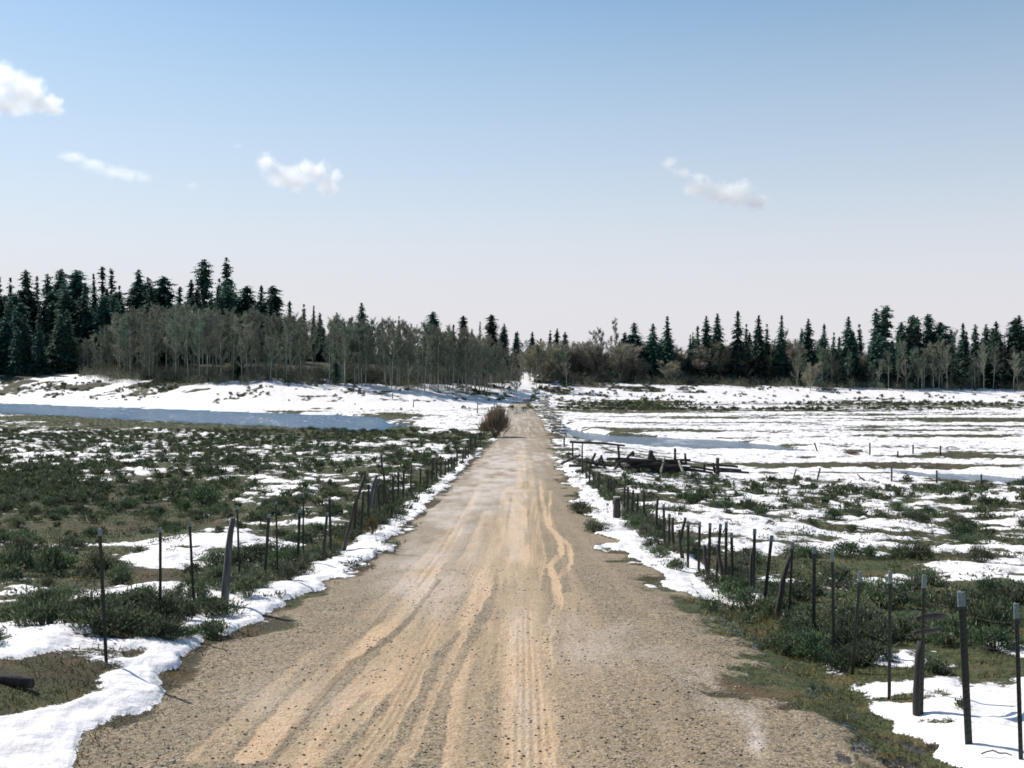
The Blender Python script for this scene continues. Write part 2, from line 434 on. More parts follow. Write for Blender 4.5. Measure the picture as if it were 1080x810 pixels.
    for nm, a in (('snow', S), ('road', road), ('track', track), ('rut', np.maximum(rut, tread * .45)), ('pale', pale), ('wet', wet), ('grass', grass), ('wood', wood)):
        at = me.attributes.new(nm, 'FLOAT', 'POINT')
        at.data.foreach_set('value', a.reshape(-1).astype(np.float32))
    me.polygons.foreach_set('use_smooth', np.ones(len(me.polygons), bool))
    return me, (ys, u, X, Y, Z, S, road, wet, wood, grass)


def fill_mesh(me, V, Fc):
    """Fc: (n,3) or (n,4) index array"""
    V = np.asarray(V, np.float32); Fc = np.asarray(Fc, np.int32)
    k = Fc.shape[1]
    me.vertices.add(len(V)); me.vertices.foreach_set('co', V.reshape(-1))
    me.loops.add(Fc.size); me.loops.foreach_set('vertex_index', Fc.reshape(-1))
    me.polygons.add(len(Fc)); me.polygons.foreach_set('loop_start', np.arange(0, Fc.size, k, dtype=np.int32))
    me.update(calc_edges=True)
    me.validate()


# ------------------------------------------------------------------ materials
def mat(name):
    m = bpy.data.materials.new(name)
    m.use_nodes = True
    nt = m.node_tree
    return m, nt, nt.nodes['Principled BSDF']


class NT:
    """short hand for node building"""
    def __init__(s, nt):
        s.nt = nt

    def n(s, t, ins=None, **kw):
        x = s.nt.nodes.new(t)
        for k, v in kw.items():
            setattr(x, k, v)
        for k, v in (ins or {}).items():
            s.set(x.inputs[k], v)
        return x

    def set(s, sock, v):
        if hasattr(v, 'is_output'):
            s.nt.links.new(v, sock)
        else:
            sock.default_value = v

    def math(s, op, a, b=0.0, c=None, clamp=False):
        x = s.n('ShaderNodeMath', operation=op, use_clamp=clamp)
        s.set(x.inputs[0], a); s.set(x.inputs[1], b)
        if c is not None:
            s.set(x.inputs[2], c)
        return x.outputs[0]

    def mix(s, f, a, b, blend='MIX'):
        x = s.n('ShaderNodeMix', data_type='RGBA', blend_type=blend)
        s.set(x.inputs[0], f)
        s.set(x.inputs[6], a if hasattr(a, 'is_output') else (*a, 1)); s.set(x.inputs[7], b if hasattr(b, 'is_output') else (*b, 1))
        return x.outputs[2]

    def noise(s, co, scale, detail=4, rough=.55, dist=0.0):
        x = s.n('ShaderNodeTexNoise', {'Scale': scale, 'Detail': detail, 'Roughness': rough, 'Distortion': dist})
        s.set(x.inputs['Vector'], co)
        return x.outputs[0]

    def ramp(s, v, a, b, smooth=True):
        x = s.n('ShaderNodeMapRange', {'From Min': a, 'From Max': b}, interpolation_type='SMOOTHSTEP' if smooth else 'LINEAR')
        s.set(x.inputs['Value'], v)
        return x.outputs[0]

    def attr(s, name):
        return s.n('ShaderNodeAttribute', attribute_name=name).outputs['Fac']


def ground_material():
    m, nt, b = mat('ground')
    g = NT(nt)
    co = g.n('ShaderNodeTexCoord').outputs['Object']
    snow, road, track, rut, pale, wet, grass, wood = (g.attr(k) for k in ('snow', 'road', 'track', 'rut', 'pale', 'wet', 'grass', 'wood'))
    fine = g.noise(co, 9, 6, .65)
    finer = g.noise(co, 38, 4, .6)
    mid = g.noise(co, 1.4, 5, .6)
    sf = g.math('ADD', snow, g.math('MULTIPLY', g.math('ADD', g.math('SUBTRACT', fine, .5), g.math('MULTIPLY', g.math('SUBTRACT', finer, .5), .6)), .85))
    sf = g.ramp(sf, .0, .13)
    # soil, dead grass and short green
    soil = g.mix(g.ramp(finer, .35, .68), (.024, .020, .011), (.095, .076, .042))
    green = g.mix(g.ramp(fine, .35, .65), (.024, .036, .013), (.075, .088, .032))
    cover = g.mix(g.ramp(grass, .05, .5), soil, green)
    cover = g.mix(g.math('MULTIPLY', g.ramp(mid, .50, .62), .5), cover, (.15, .095, .042))
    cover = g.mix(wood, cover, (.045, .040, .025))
    # gravel road
    vor = g.n('ShaderNodeTexVoronoi', {'Scale': 26.0, 'Randomness': 1.0})
    g.set(vor.inputs['Vector'], co)
    vor2 = g.n('ShaderNodeTexVoronoi', {'Scale': 75.0, 'Randomness': 1.0})
    g.set(vor2.inputs['Vector'], co)
    sp = g.n('ShaderNodeSeparateColor'); g.set(sp.inputs[0], vor.outputs['Color'])
    sp2 = g.n('ShaderNodeSeparateColor'); g.set(sp2.inputs[0], vor2.outputs['Color'])
    grav = g.mix(sp.outputs[0], (.098, .069, .036), (.315, .228, .130))
    grav = g.mix(g.math('MULTIPLY', sp2.outputs[1], .6), grav, (.32, .26, .185))
    dark = g.math('MULTIPLY', g.ramp(sp.outputs[1], .76, .86), .8)
    grav = g.mix(dark, grav, (.06, .05, .034))
    light = g.math('MULTIPLY', g.ramp(sp2.outputs[2], .80, .92), .8)
    grav = g.mix(light, grav, (.50, .44, .36))
    grav = g.mix(g.math('MULTIPLY', g.ramp(mid, .42, .66), .35), grav, (.17, .145, .098))
    tan = g.mix(g.ramp(fine, .3, .7), (.50, .338, .200), (.60, .435, .285))
    rd = g.mix(g.math('MULTIPLY', track, g.ramp(finer, .18, .5)), grav, tan)
    rd = g.mix(g.math('MULTIPLY', pale, g.ramp(fine, .22, .6)), rd, (.60, .52, .46))
    rd = g.mix(g.math('MULTIPLY', rut, g.ramp(finer, .2, .6)), rd, (.11, .085, .05))
    base = g.mix(g.ramp(g.math('ADD', road, g.math('MULTIPLY', g.math('SUBTRACT', fine, .5), .9)), .35, .65), cover, rd)
    wetc = g.ramp(g.math('ADD', wet, g.math('MULTIPLY', g.math('SUBTRACT', finer, .5), .6)), .45, .6)
    base = g.mix(g.math('MULTIPLY', wetc, .75), base, (.03, .026, .02))
    snowc = g.mix(g.ramp(g.noise(co, 2.2, 6, .6), .50, .80), (.82, .785, .785), (.62, .57, .54))
    speck = g.math('MULTIPLY', g.ramp(finer, .66, .74), .45)
    snowc = g.mix(speck, snowc, (.30, .24, .18))
    col = g.mix(sf, base, snowc)
    nt.links.new(col, b.inputs['Base Color'])
    rough = g.math('SUBTRACT', .92, g.math('MULTIPLY', wetc, .86))
    rough = g.math('SUBTRACT', rough, g.math('MULTIPLY', sf, .25))
    rough = g.math('SUBTRACT', rough, g.math('MULTIPLY', pale, .38))
    nt.links.new(rough, b.inputs['Roughness'])
    b.inputs['Specular IOR Level'].default_value = .3
    # relief
    hgt = g.math('MULTIPLY', vor.outputs['Distance'], -.45)
    hgt = g.math('ADD', hgt, g.math('MULTIPLY', finer, .7))
    hgt = g.math('ADD', hgt, g.math('MULTIPLY', fine, 1.3))
    hs = g.math('ADD', g.math('MULTIPLY', g.noise(co, 4, 4, .5), 3.2), g.math('MULTIPLY', finer, .14))
    mx = g.n('ShaderNodeMix', data_type='FLOAT')
    g.set(mx.inputs[0], sf); g.set(mx.inputs[2], hgt); g.set(mx.inputs[3], hs)
    bp = g.n('ShaderNodeBump', {'Distance': .022})
    g.set(bp.inputs['Strength'], g.math('SUBTRACT', .9, g.math('MULTIPLY', wetc, .86)))
    g.set(bp.inputs['Height'], mx.outputs[0])
    nt.links.new(bp.outputs[0], b.inputs['Normal'])
    return m


def water_material(name, tint, bumps, ice):
    m, nt, b = mat(name)
    g = NT(nt)
    co = g.n('ShaderNodeTexCoord').outputs['Object']
    b.inputs['Base Color'].default_value = (*tint, 1)
    b.inputs['Roughness'].default_value = .08
    b.inputs['IOR'].default_value = 1.33
    b.inputs['Specular IOR Level'].default_value = .14
    mp = g.n('ShaderNodeMapping'); mp.inputs['Scale'].default_value = (1, .6, 1)
    g.set(mp.inputs['Vector'], co)
    n = g.math('ADD', g.noise(mp.outputs[0], 1.1, 3, .6), g.math('MULTIPLY', g.noise(mp.outputs[0], 5.0, 3, .6), .35))
    bp = g.n('ShaderNodeBump', {'Strength': 1.0, 'Distance': bumps})
    g.set(bp.inputs['Height'], n)
    gl = g.n('ShaderNodeBsdfGlossy', {'Roughness': .14}); gl.inputs['Color'].default_value = (1, 1, 1, 1)
    nt.links.new(bp.outputs[0], gl.inputs['Normal'])
    b.inputs['Specular IOR Level'].default_value = 0.0
    mp2 = g.n('ShaderNodeMapping'); mp2.inputs['Scale'].default_value = (1.0, .16, 1)
    g.set(mp2.inputs['Vector'], co)
    rip = g.ramp(g.noise(mp2.outputs[0], .8, 4, .8), .46, .72)
    glint = g.ramp(g.noise(mp2.outputs[0], 1.9, 2, .6), .62, .70)
    gust = g.ramp(g.noise(mp.outputs[0], .07, 3, .6), .35, .65)
    fac = g.math('ADD', .06 if not ice else .30, g.math('MULTIPLY', rip, g.math('ADD', .18, g.math('MULTIPLY', gust, .22))))
    if not ice:
        fac = g.math('ADD', fac, g.math('MULTIPLY', glint, .75), clamp=True)
    mxs = g.n('ShaderNodeMixShader')
    g.set(mxs.inputs[0], fac)
    nt.links.new(b.outputs[0], mxs.inputs[1]); nt.links.new(gl.outputs[0], mxs.inputs[2])
    nt.links.new(mxs.outputs[0], nt.nodes['Material Output'].inputs[0])
    if ice:
        k = g.ramp(g.noise(mp.outputs[0], .16, 5, .6), (.56), .72)
        nt.links.new(g.mix(k, tint, (.50, .53, .58)), b.inputs['Base Color'])
        nt.links.new(g.math('ADD', .08, g.math('MULTIPLY', k, .5)), b.inputs['Roughness'])
    return m


def leaf_material(name, a, c, rough=.75, trans=0.0, scale=3.0, objvar=.35, third=None, huevar=.05):
    """foliage: two tones in clumps, and a shift of its own for every plant"""
    m, nt, b = mat(name)
    g = NT(nt)
    co = g.n('ShaderNodeTexCoord').outputs['Object']
    geo = g.n('ShaderNodeNewGeometry').outputs['Random Per Island']
    rnd = g.n('ShaderNodeObjectInfo').outputs['Random']
    col = g.mix(g.ramp(g.noise(co, scale, 3, .6), .38, .62), a, c)
    if third:
        col = g.mix(g.math('MULTIPLY', g.ramp(geo, .72, .9), .8), col, third)
    hsv = g.n('ShaderNodeHueSaturation')
    g.set(hsv.inputs['Hue'], g.math('ADD', .5, g.math('MULTIPLY', g.math('SUBTRACT', rnd, .5), huevar)))
    g.set(hsv.inputs['Saturation'], g.math('ADD', .85, g.math('MULTIPLY', rnd, .3)))
    v = g.math('ADD', 1 - objvar, g.math('MULTIPLY', g.math('FRACT', g.math('MULTIPLY', rnd, 7.31)), objvar * 2))
    v = g.math('MULTIPLY', v, g.math('ADD', .7, g.math('MULTIPLY', geo, .6)))
    g.set(hsv.inputs['Value'], v); g.set(hsv.inputs['Color'], col)
    nt.links.new(hsv.outputs[0], b.inputs['Base Color'])
    b.inputs['Roughness'].default_value = rough
    b.inputs['Specular IOR Level'].default_value = .25
    if trans:
        tr = g.n('ShaderNodeBsdfTranslucent'); nt.links.new(hsv.outputs[0], tr.inputs[0])
        mx = g.n('ShaderNodeMixShader', {0: trans})
        nt.links.new(b.outputs[0], mx.inputs[1]); nt.links.new(tr.outputs[0], mx.inputs[2])
        nt.links.new(mx.outputs[0], nt.nodes['Material Output'].inputs[0])
    return m


def wood_material(name, a, c, scale=18):
    m, nt, b = mat(name)
    g = NT(nt)
    co = g.n('ShaderNodeTexCoord').outputs['Object']
    mp = g.n('ShaderNodeMapping'); mp.inputs['Scale'].default_value = (1, 1, .12)
    g.set(mp.inputs['Vector'], co)
    n = g.noise(mp.outputs[0], scale, 5, .65)
    n2 = g.noise(co, 2.0, 3, .5)
    col = g.mix(g.ramp(n, .35, .66), a, c)
    col = g.mix(g.math('MULTIPLY', g.ramp(n2, .5, .7), .4), col, tuple(x * .5 for x in a))
    nt.links.new(col, b.inputs['Base Color'])
    b.inputs['Roughness'].default_value = .85
    bp = g.n('ShaderNodeBump', {'Strength': .7, 'Distance': .01}); g.set(bp.inputs['Height'], n)
    nt.links.new(bp.outputs[0], b.inputs['Normal'])
    return m


def plain_material(name, a, c, rough=.6, metal=0.0, scale=14):
    m, nt, b = mat(name)
    g = NT(nt)
    co = g.n('ShaderNodeTexCoord').outputs['Object']
    n = g.noise(co, scale, 4, .65)
    nt.links.new(g.mix(g.ramp(n, .4, .68), a, c), b.inputs['Base Color'])
    b.inputs['Roughness'].default_value = rough
    b.inputs['Metallic'].default_value = metal
    return m


M = {
    'ground': ground_material(),
    'pond': water_material('pond_water', (.05, .115, .185), 1.0, False),
    'ice': water_material('meltwater', (.13, .16, .20), .25, True),
    'conifer': leaf_material('conifer_needles', (.038, .094, .078), (.085, .160, .118), .8, .28, .35, .45, None, .07),
    'conifer_bark': wood_material('conifer_bark', (.05, .04, .032), (.10, .085, .07), 6),
    'twig': leaf_material('aspen_twigs', (.168, .205, .150), (.25, .258, .188), .8, .2, .4, .35, None, .14),
    'thicket': leaf_material('thicket_twigs', (.10, .115, .080), (.165, .16, .115), .8, .2, .4, .2),
    'twig_brown': leaf_material('willow_twigs', (.26, .25, .19), (.36, .325, .245), .8, .2, .5, .2),
    'aspen_bark': wood_material('aspen_bark', (.26, .28, .22), (.44, .46, .38), 3),
    'sage': leaf_material('sagebrush_leaves', (.056, .088, .045), (.115, .150, .082), .8, .3, 6, .35, (.225, .235, .16), .08),
    'sage_far': leaf_material('sagebrush_far', (.054, .084, .040), (.108, .142, .070), .8, .25, .55, .1, (.18, .20, .12)),
    'yellow_bush': leaf_material('rabbitbrush_stems', (.11, .105, .035), (.19, .15, .055), .8, .12, 6, .2),
    'brown_bush': leaf_material('willow_bush', (.20, .155, .105), (.30, .235, .165), .8, .15, 2, .2),
    'grass': leaf_material('grass_blades', (.075, .080, .030), (.15, .125, .055), .8, .25, .9, .1, (.26, .19, .095)),
    'stem': wood_material('bush_stem', (.06, .05, .04), (.12, .10, .08), 20),
    'wood': wood_material('dark_wood', (.022, .019, .016), (.060, .052, .045)),
    'grey_wood': wood_material('grey_wood', (.055, .058, .06), (.12, .125, .125)),
    'pale_wood': wood_material('pale_wood', (.30, .27, .22), (.42, .38, .32)),
    'steel': plain_material('green_steel', (.012, .024, .018), (.034, .028, .020), .6),
    'tip': plain_material('pale_paint', (.13, .175, .18), (.22, .27, .275), .5, 0, 30),
    'wire': plain_material('rusty_wire', (.05, .042, .036), (.09, .07, .055), .6),
}


# ------------------------------------------------------------------ naming and linking
def tag(o, label=None, cat=None, group=None, kind=None):
    if label: o['label'] = label
    if cat: o['category'] = cat
    if group: o['group'] = group
    if kind: o['kind'] = kind
    return o


def link(name, me, m=None, parent=None, loc=None):
    o = bpy.data.objects.new(name, me)
    COL.objects.link(o)
    if m is not None:
        me.materials.clear(); me.materials.append(m)
    if parent is not None:
        o.parent = parent
    if loc is not None:
        o.location = loc
    return o


def empty(name, loc, label, cat, group=None):
    o = bpy.data.objects.new(name, None)
    o.empty_display_size = .3
    COL.objects.link(o)
    o.location = loc
    return tag(o, label, cat, group)


def copy_tree(o, parent=None):
    c = o.copy()
    COL.objects.link(c)
    if parent is not None:
        c.parent = parent
    for ch in [x for x in o.children]:
        copy_tree(ch, c)
    return c


def np_mesh(name, V, Fc, smooth=False):
    me = bpy.data.meshes.new(name)
    fill_mesh(me, V, Fc)
    if smooth:
        me.polygons.foreach_set('use_smooth', np.ones(len(me.polygons), bool))
    return me


def tube(pts, radii, seg=7, rough=0.0, rng=random):
    """closed tapered tube through points -> verts, quads/tris as lists"""
    V, Fs = [], []
    pts = [Vector(p) for p in pts]
    n = len(pts)
    for i, p in enumerate(pts):
        d = (pts[min(i + 1, n - 1)] - pts[max(i - 1, 0)]).normalized()
        a = d.cross(Vector((0, 1, 0)) if abs(d.y) < .8 else Vector((1, 0, 0))).normalized()
        b = d.cross(a)
        for k in range(seg):
            t = 2 * math.pi * k / seg
            r = radii[i] * (1 + rough * rng.uniform(-1, 1))
            V.append(p + a * math.cos(t) * r + b * math.sin(t) * r)
    for i in range(n - 1):
        for k in range(seg):
            k2 = (k + 1) % seg
            Fs.append((i * seg + k, i * seg + k2, (i + 1) * seg + k2, (i + 1) * seg + k))
    Fs.append(tuple(reversed(range(seg)))); Fs.append(tuple(range((n - 1) * seg, n * seg)))
    return V, Fs


def pydata(name, V, Fs, smooth=True):
    me = bpy.data.meshes.new(name)
    me.from_pydata([tuple(v) for v in V], [], Fs)
    if smooth:
        me.polygons.foreach_set('use_smooth', np.array([len(p.vertices) == 4 for p in me.polygons], bool))
    me.update()
    return me


def join(parts):
    V, Fs = [], []
    for v, f in parts:
        o = len(V)
        V += list(v)
        Fs += [tuple(i + o for i in q) for q in f]
    return V, Fs


# ================================================================== SETTING
gme, GRID = build_ground()
ground = tag(link('ground', gme, M['ground']), kind='structure')
_ys, _u, _X, _Y, _Z, _S, _ROAD, _WET, _WOOD, _GR = GRID


def sample(x, y, arr):
    """value of a ground grid at world x, y (arrays)"""
    x = np.atleast_1d(np.asarray(x, float)); y = np.atleast_1d(np.asarray(y, float))
    u = x / (np.maximum(y, 0) + 2.0)
    i = np.clip(np.searchsorted(_ys, y) - 1, 0, len(_ys) - 2)
    j = np.clip(np.searchsorted(_u, u) - 1, 0, len(_u) - 2)
    fy = np.clip((y - _ys[i]) / (_ys[i + 1] - _ys[i]), 0, 1); fx = np.clip((u - _u[j]) / (_u[j + 1] - _u[j]), 0, 1)
    return (arr[i, j] * (1 - fx) + arr[i, j + 1] * fx) * (1 - fy) + (arr[i + 1, j] * (1 - fx) + arr[i + 1, j + 1] * fx) * fy


def gz(x, y):
    return float(sample(x, y, _Z)[0])


for name, P in WATERS:
    xs = [p[0] for p in P]; ys = [p[1] for p in P]
    x0, x1, y0, y1 = min(xs) - 5, max(xs) + 5, min(ys) - 5, max(ys) + 5
    # the water sheet follows its outline, widened under the bank
    cx, cy = sum(xs) / len(xs), sum(ys) / len(ys)
    Vw = []
    n = len(P)
    for i in range(n):
        a, b_, c_ = Vector((*P[i - 1], 0)), Vector((*P[i], 0)), Vector((*P[(i + 1) % n], 0))
        t = (c_ - a).normalized()
        nrm = Vector((t.y, -t.x, 0))
        Vw.append(b_ + nrm * 4.0)
    area = sum(P[i][0] * P[(i + 1) % n][1] - P[(i + 1) % n][0] * P[i][1] for i in range(n))
    if area < 0:
        Vw = [Vector((*P[i], 0)) * 2 - Vw[i] for i in range(n)]
    bm = bmesh.new()
    f = bm.faces.new([bm.verts.new(v) for v in Vw])
    bmesh.ops.triangulate(bm, faces=[f])
    bmesh.ops.recalc_face_normals(bm, faces=bm.faces)
    if sum(fc.normal.z for fc in bm.faces) < 0:
        bmesh.ops.reverse_faces(bm, faces=bm.faces)
    me = bpy.data.meshes.new(name); bm.to_mesh(me); bm.free()
    tag(link(name, me, M['pond'] if name == 'pond' else M['ice']), kind='structure')


# ================================================================== TREES
def conifer_meshes(seed, h, spread, taper=1.0, gap=.0, bare=.04, flat_top=False):
    """dark spruce or fir: trunk and a crown of drooping needle sprays"""
    rng = random.Random(seed)
    tv, tf = tube([(0, 0, -.6), (0.02 * h * rng.uniform(-.3, .3), 0, h * .5), (0, 0, h * .97)], [.018 * h, .011 * h, .015], 6)
    V, Fs = [], []
    z = h * bare
    while z < h * .985:
        k = z / h
        rad = 1.5 * spread * (1 - k) ** (.62 * taper) * (.6 + .4 * min(1, k / .15)) + .12
        if flat_top and k > .72:
            rad = 1.5 * spread * .62 * (1 - ((k - .72) / .30) ** 2) ** .5 if k < .99 else .3
        rad *= rng.uniform(.72, 1.12)
        nb = max(4, int(4 + rad * 3.6))
        if rng.random() < gap:
            nb = max(2, nb // 3)
        a0 = rng.uniform(0, 7)
        for i in range(nb):
            a = a0 + 2 * math.pi * i / nb + rng.uniform(-.35, .35)
            L = rad * rng.uniform(.55, 1.18)
            droop = -.25 - .25 * (1 - k) + rng.uniform(-.12, .15) + .45 * max(0, k - .7)
            dzb = rng.uniform(-.38, .38) * (1 if k < .93 else .2)
            ca, sa = math.cos(a), math.sin(a)
            m = max(2, int(L / .42))
            for j in range(m):
                t0 = (j + .25) / m
                r = L * t0
                w = (.22 + .17 * L * (1 - t0)) * rng.uniform(.7, 1.3)
                ln = L / m * rng.uniform(1.0, 1.7)
                zz = z + dzb + droop * r + rng.uniform(-.12, .12)
                c = Vector((ca * r, sa * r, zz))
                d = Vector((ca, sa, droop + rng.uniform(-.3, .2)))
                s = Vector((-sa, ca, rng.uniform(-.5, .5)))
                o = len(V)
                V += [c - s * w, c + s * w, c + d * ln + Vector((0, 0, -.1 * ln)) , c + Vector((rng.uniform(-.1, .1), rng.uniform(-.1, .1), -w * rng.uniform(.8, 1.7)))]
                Fs += [(o, o + 1, o + 2), (o, o + 3, o + 1)]
        z += h * rng.uniform(.012, .024) + .07
    me_t = pydata('conifer_trunk', tv, tf)
    me_t.materials.append(M['conifer_bark'])
    me_c = np_mesh('conifer_crown', [tuple(v) for v in V], Fs)
    me_c.materials.append(M['conifer'])
    return me_t, me_c


def snag_meshes(seed, h):
    """thin, half bare spruce"""
    return conifer_meshes(seed, h, 1.25, .7, .55, .25)


CON = [conifer_meshes(100 + i, 20, s, tp, gp, .03, ft) for i, (s, tp, gp, ft) in enumerate(
    [(3.3, 1.15, .1, 0), (2.7, 1.2, .2, 0), (3.9, 1.0, .15, 0), (2.2, 1.1, .1, 0), (3.0, .9, .3, 0), (3.5, 1.0, .2, 1), (2.5, 1.35, .1, 0), (3.7, 1.25, .3, 0), (2.9, 1.0, .35, 1)])]
SNAG = [snag_meshes(140 + i, 20) for i in range(2)]


def bare_tree_meshes(seed, h, spread, trunk_r, first=.35, stems=1, dens=1.0, tw=.05):
    """leafless aspen: pale trunk with main limbs, and a fine haze of twigs"""
    rng = random.Random(seed)
    parts, V, Fs = [], [], []

    def twig(p, d, L, w):
        s = d.cross(Vector((rng.uniform(-1, 1), rng.uniform(-1, 1), rng.uniform(-1, 1)))).normalized() * w
        o = len(V)
        V.extend([p - s, p + s, p + d * L])
        Fs.append((o, o + 1, o + 2))

    for sidx in range(stems):
        lean = Vector((rng.uniform(-.05, .05), rng.uniform(-.05, .05), 1)) + (Vector((rng.uniform(-.22, .22), rng.uniform(-.22, .22), 0)) if stems > 1 else Vector())
        bend = Vector((rng.uniform(-.05, .05), rng.uniform(-.05, .05), 0)) * h
        b0 = Vector((rng.uniform(-.5, .5), rng.uniform(-.5, .5), 0)) * (.8 if stems > 1 else 0)
        hh = h * (rng.uniform(.75, 1) if stems > 1 else 1)
        pts = [b0 + lean * hh * k + bend * k * k - Vector((0, 0, .5 if k == 0 else 0)) for k in (0, .3, .6, .85, .99)]
        parts.append(tube(pts, [trunk_r, trunk_r * .8, trunk_r * .55, trunk_r * .28, .015], 5))
        nb = int(20 * dens)
        for i in range(nb):
            k = first + (1 - first) * (i + rng.random()) / nb
            kk = min(k, .97)
            p = b0 + lean * hh * kk + bend * kk * kk
            a = rng.uniform(0, 2 * math.pi)
            L = 1.6 * spread * (1.15 - .75 * (k - first) / (1 - first)) * rng.uniform(.5, 1.1)
            d = Vector((math.cos(a), math.sin(a), rng.uniform(.5, 1.5))).normalized()
            p1 = p + d * L * .55
            p2 = p1 + (d + Vector((0, 0, .5))).normalized() * L * .5
            parts.append(tube([p, p1, p2], [trunk_r * .26, trunk_r * .17, .012], 3))
            for q in range(int(32 * dens)):
                t = rng.uniform(.15, 1.15)
                pp = p.lerp(p1, min(1, t * 2)) if t < .5 else p1.lerp(p2, (t - .5) * 2)
                dd = (d + Vector((rng.gauss(0, .7), rng.gauss(0, .7), rng.gauss(.35, .5)))).normalized()
                l1 = rng.uniform(.4, 1.0) * (.5 + .22 * spread)
                twig(pp, dd, l1, tw)
                for e in range(4):
                    d3 = (dd + Vector((rng.gauss(0, .6), rng.gauss(0, .6), rng.gauss(.2, .5)))).normalized()
                    twig(pp + dd * l1 * rng.uniform(.3, .9), d3, l1 * rng.uniform(.4, .8), tw * .8)
    v, f = join(parts)
    me_t = pydata('aspen_trunk', v, f)
    me_t.materials.append(M['aspen_bark'])
    me_c = np_mesh('aspen_twigs', [tuple(q) for q in V], Fs)
    me_c.materials.append(M['twig'])
    return me_t, me_c


ASP = [bare_tree_meshes(200 + i, 14, s, r, f) for i, (s, r, f) in enumerate([(2.2, .13, .2), (2.6, .15, .26), (1.9, .11, .14), (2.4, .14, .32), (2.0, .12, .18), (2.8, .16, .3)])]
SAP = [bare_tree_meshes(230 + i, 6, 1.5, .06, .1, st, .8, .04) for i, st in enumerate([3, 4, 5])]
for t_, c_ in SAP:
    c_.materials.clear(); c_.materials.append(M['twig_brown'])

PROTO = {}


def plant(name, cat, meshes, x, y, top_z, h0, label, group, wide=1.0, part='crown', z=None):
    """a tree of the given meshes standing at x, y and reaching top_z; copies share the meshes and are not linked by bpy.ops"""
    z = gz(x, y) if z is None else z
    s = max(.12, (top_z - z) / h0)
    key = (name, id(meshes[0]))
    if key not in PROTO:
        o = empty(name, (x, y, z), label, cat, group)
        link('trunk', meshes[0], None, o); link(part, meshes[1], None, o)
        PROTO[key] = o
    else:
        o = copy_tree(PROTO[key])
        o.location = (x, y, z)
        tag(o, label, cat, group)
    w = s * wide
    o.scale = (w * random.uniform(.88, 1.12), w * random.uniform(.88, 1.12), s)
    o.rotation_euler = (random.gauss(0, .018), random.gauss(0, .018), random.uniform(0, 6.28))
    return o


def ptop(px, py, y):
    x, _, z = at_depth(px, py, y)
    return x, z


ORD = ['first', 'second', 'third', 'fourth', 'fifth', 'sixth', 'seventh', 'eighth', 'ninth', 'tenth', 'eleventh', 'twelfth', 'thirteenth', 'fourteenth', 'fifteenth', 'sixteenth',
       'seventeenth', 'eighteenth', 'nineteenth', 'twentieth']

# skyline conifers as the photograph shows them: x, top y, distance, form (index, or snag), width factor, look
SKY_LEFT = [(1, 288, 345, 1, 1, 'dark'), (10, 290, 340, 3, 1, 'slim'), (28, 283, 335, 2, 1.15, 'broad dense'), (39, 289, 352, 's', .9, 'thin sparse'), (53, 286, 338, 0, 1, 'pointed'),
            (64, 281, 350, 5, .9, 'blunt-topped'), (84, 282, 336, 5, 1.15, 'broad round-topped'), (100, 287, 345, 6, .8, 'slim'), (107, 278, 352, 's', 1, 'thin half-bare'), (119, 281, 348, 's', 1.25, 'sparse'),
            (127, 299, 338, 3, 1, 'short'), (147, 281, 338, 0, 1.1, 'dense pointed'), (160, 290, 342, 4, 1, 'ragged'), (172, 289, 335, 5, 1.2, 'wide bushy'), (187, 300, 345, 1, 1, 'short'),
            (200, 293, 342, 7, .9, 'pointed'), (215, 272, 345, 8, .95, 'tall ragged-topped'), (231, 291, 338, 3, 1.1, 'dark slim'), (239, 269, 350, 4, .72, 'tallest narrow'), (262, 299, 335, 5, 1.2, 'wide blunt-topped'),
            (274, 299, 342, 1, 1, 'pointed'), (289, 299, 332, 5, 1.0, 'dark columnar')]
SKY_MID = [(306, 316, 335, 1, 1, 'small pointed'), (319, 319, 338, 3, 1, 'small slim'), (330, 321, 335, 6, 1, 'small narrow'), (337, 328, 332, 0, 1, 'low dark'), (355, 328, 335, 4, 1, 'low ragged'), (368, 334, 332, 3, 1, 'low slim'),
           (382, 318, 330, 7, 1.05, 'spire-topped dense'), (420, 332, 335, 3, .8, 'barely showing'), (458, 327, 328, 5, 1.0, 'round-topped lone'), (477, 341, 330, 1, 1, 'small pointed'), (490, 332, 328, 8, 1.0, 'rugged dark'),
           (505, 338, 335, 's', .9, 'thin half-bare'), (519, 330, 325, 5, .95, 'thick-topped dark'), (531, 340, 325, 4, .9, 'ragged'), (545, 354, 325, 3, 1, 'short slim')]
SKY_GAP = [(561, 349, 345, 7, 1.1, 'pale pointed'), (570, 356, 350, 1, 1.2, 'short'), (580, 347, 345, 3, 1.2, 'slim'), (587, 345, 342, 0, 1.0, 'dense'), (595, 349, 350, 4, 1, 'ragged'), (605, 361, 345, 5, 1, 'low blunt')]
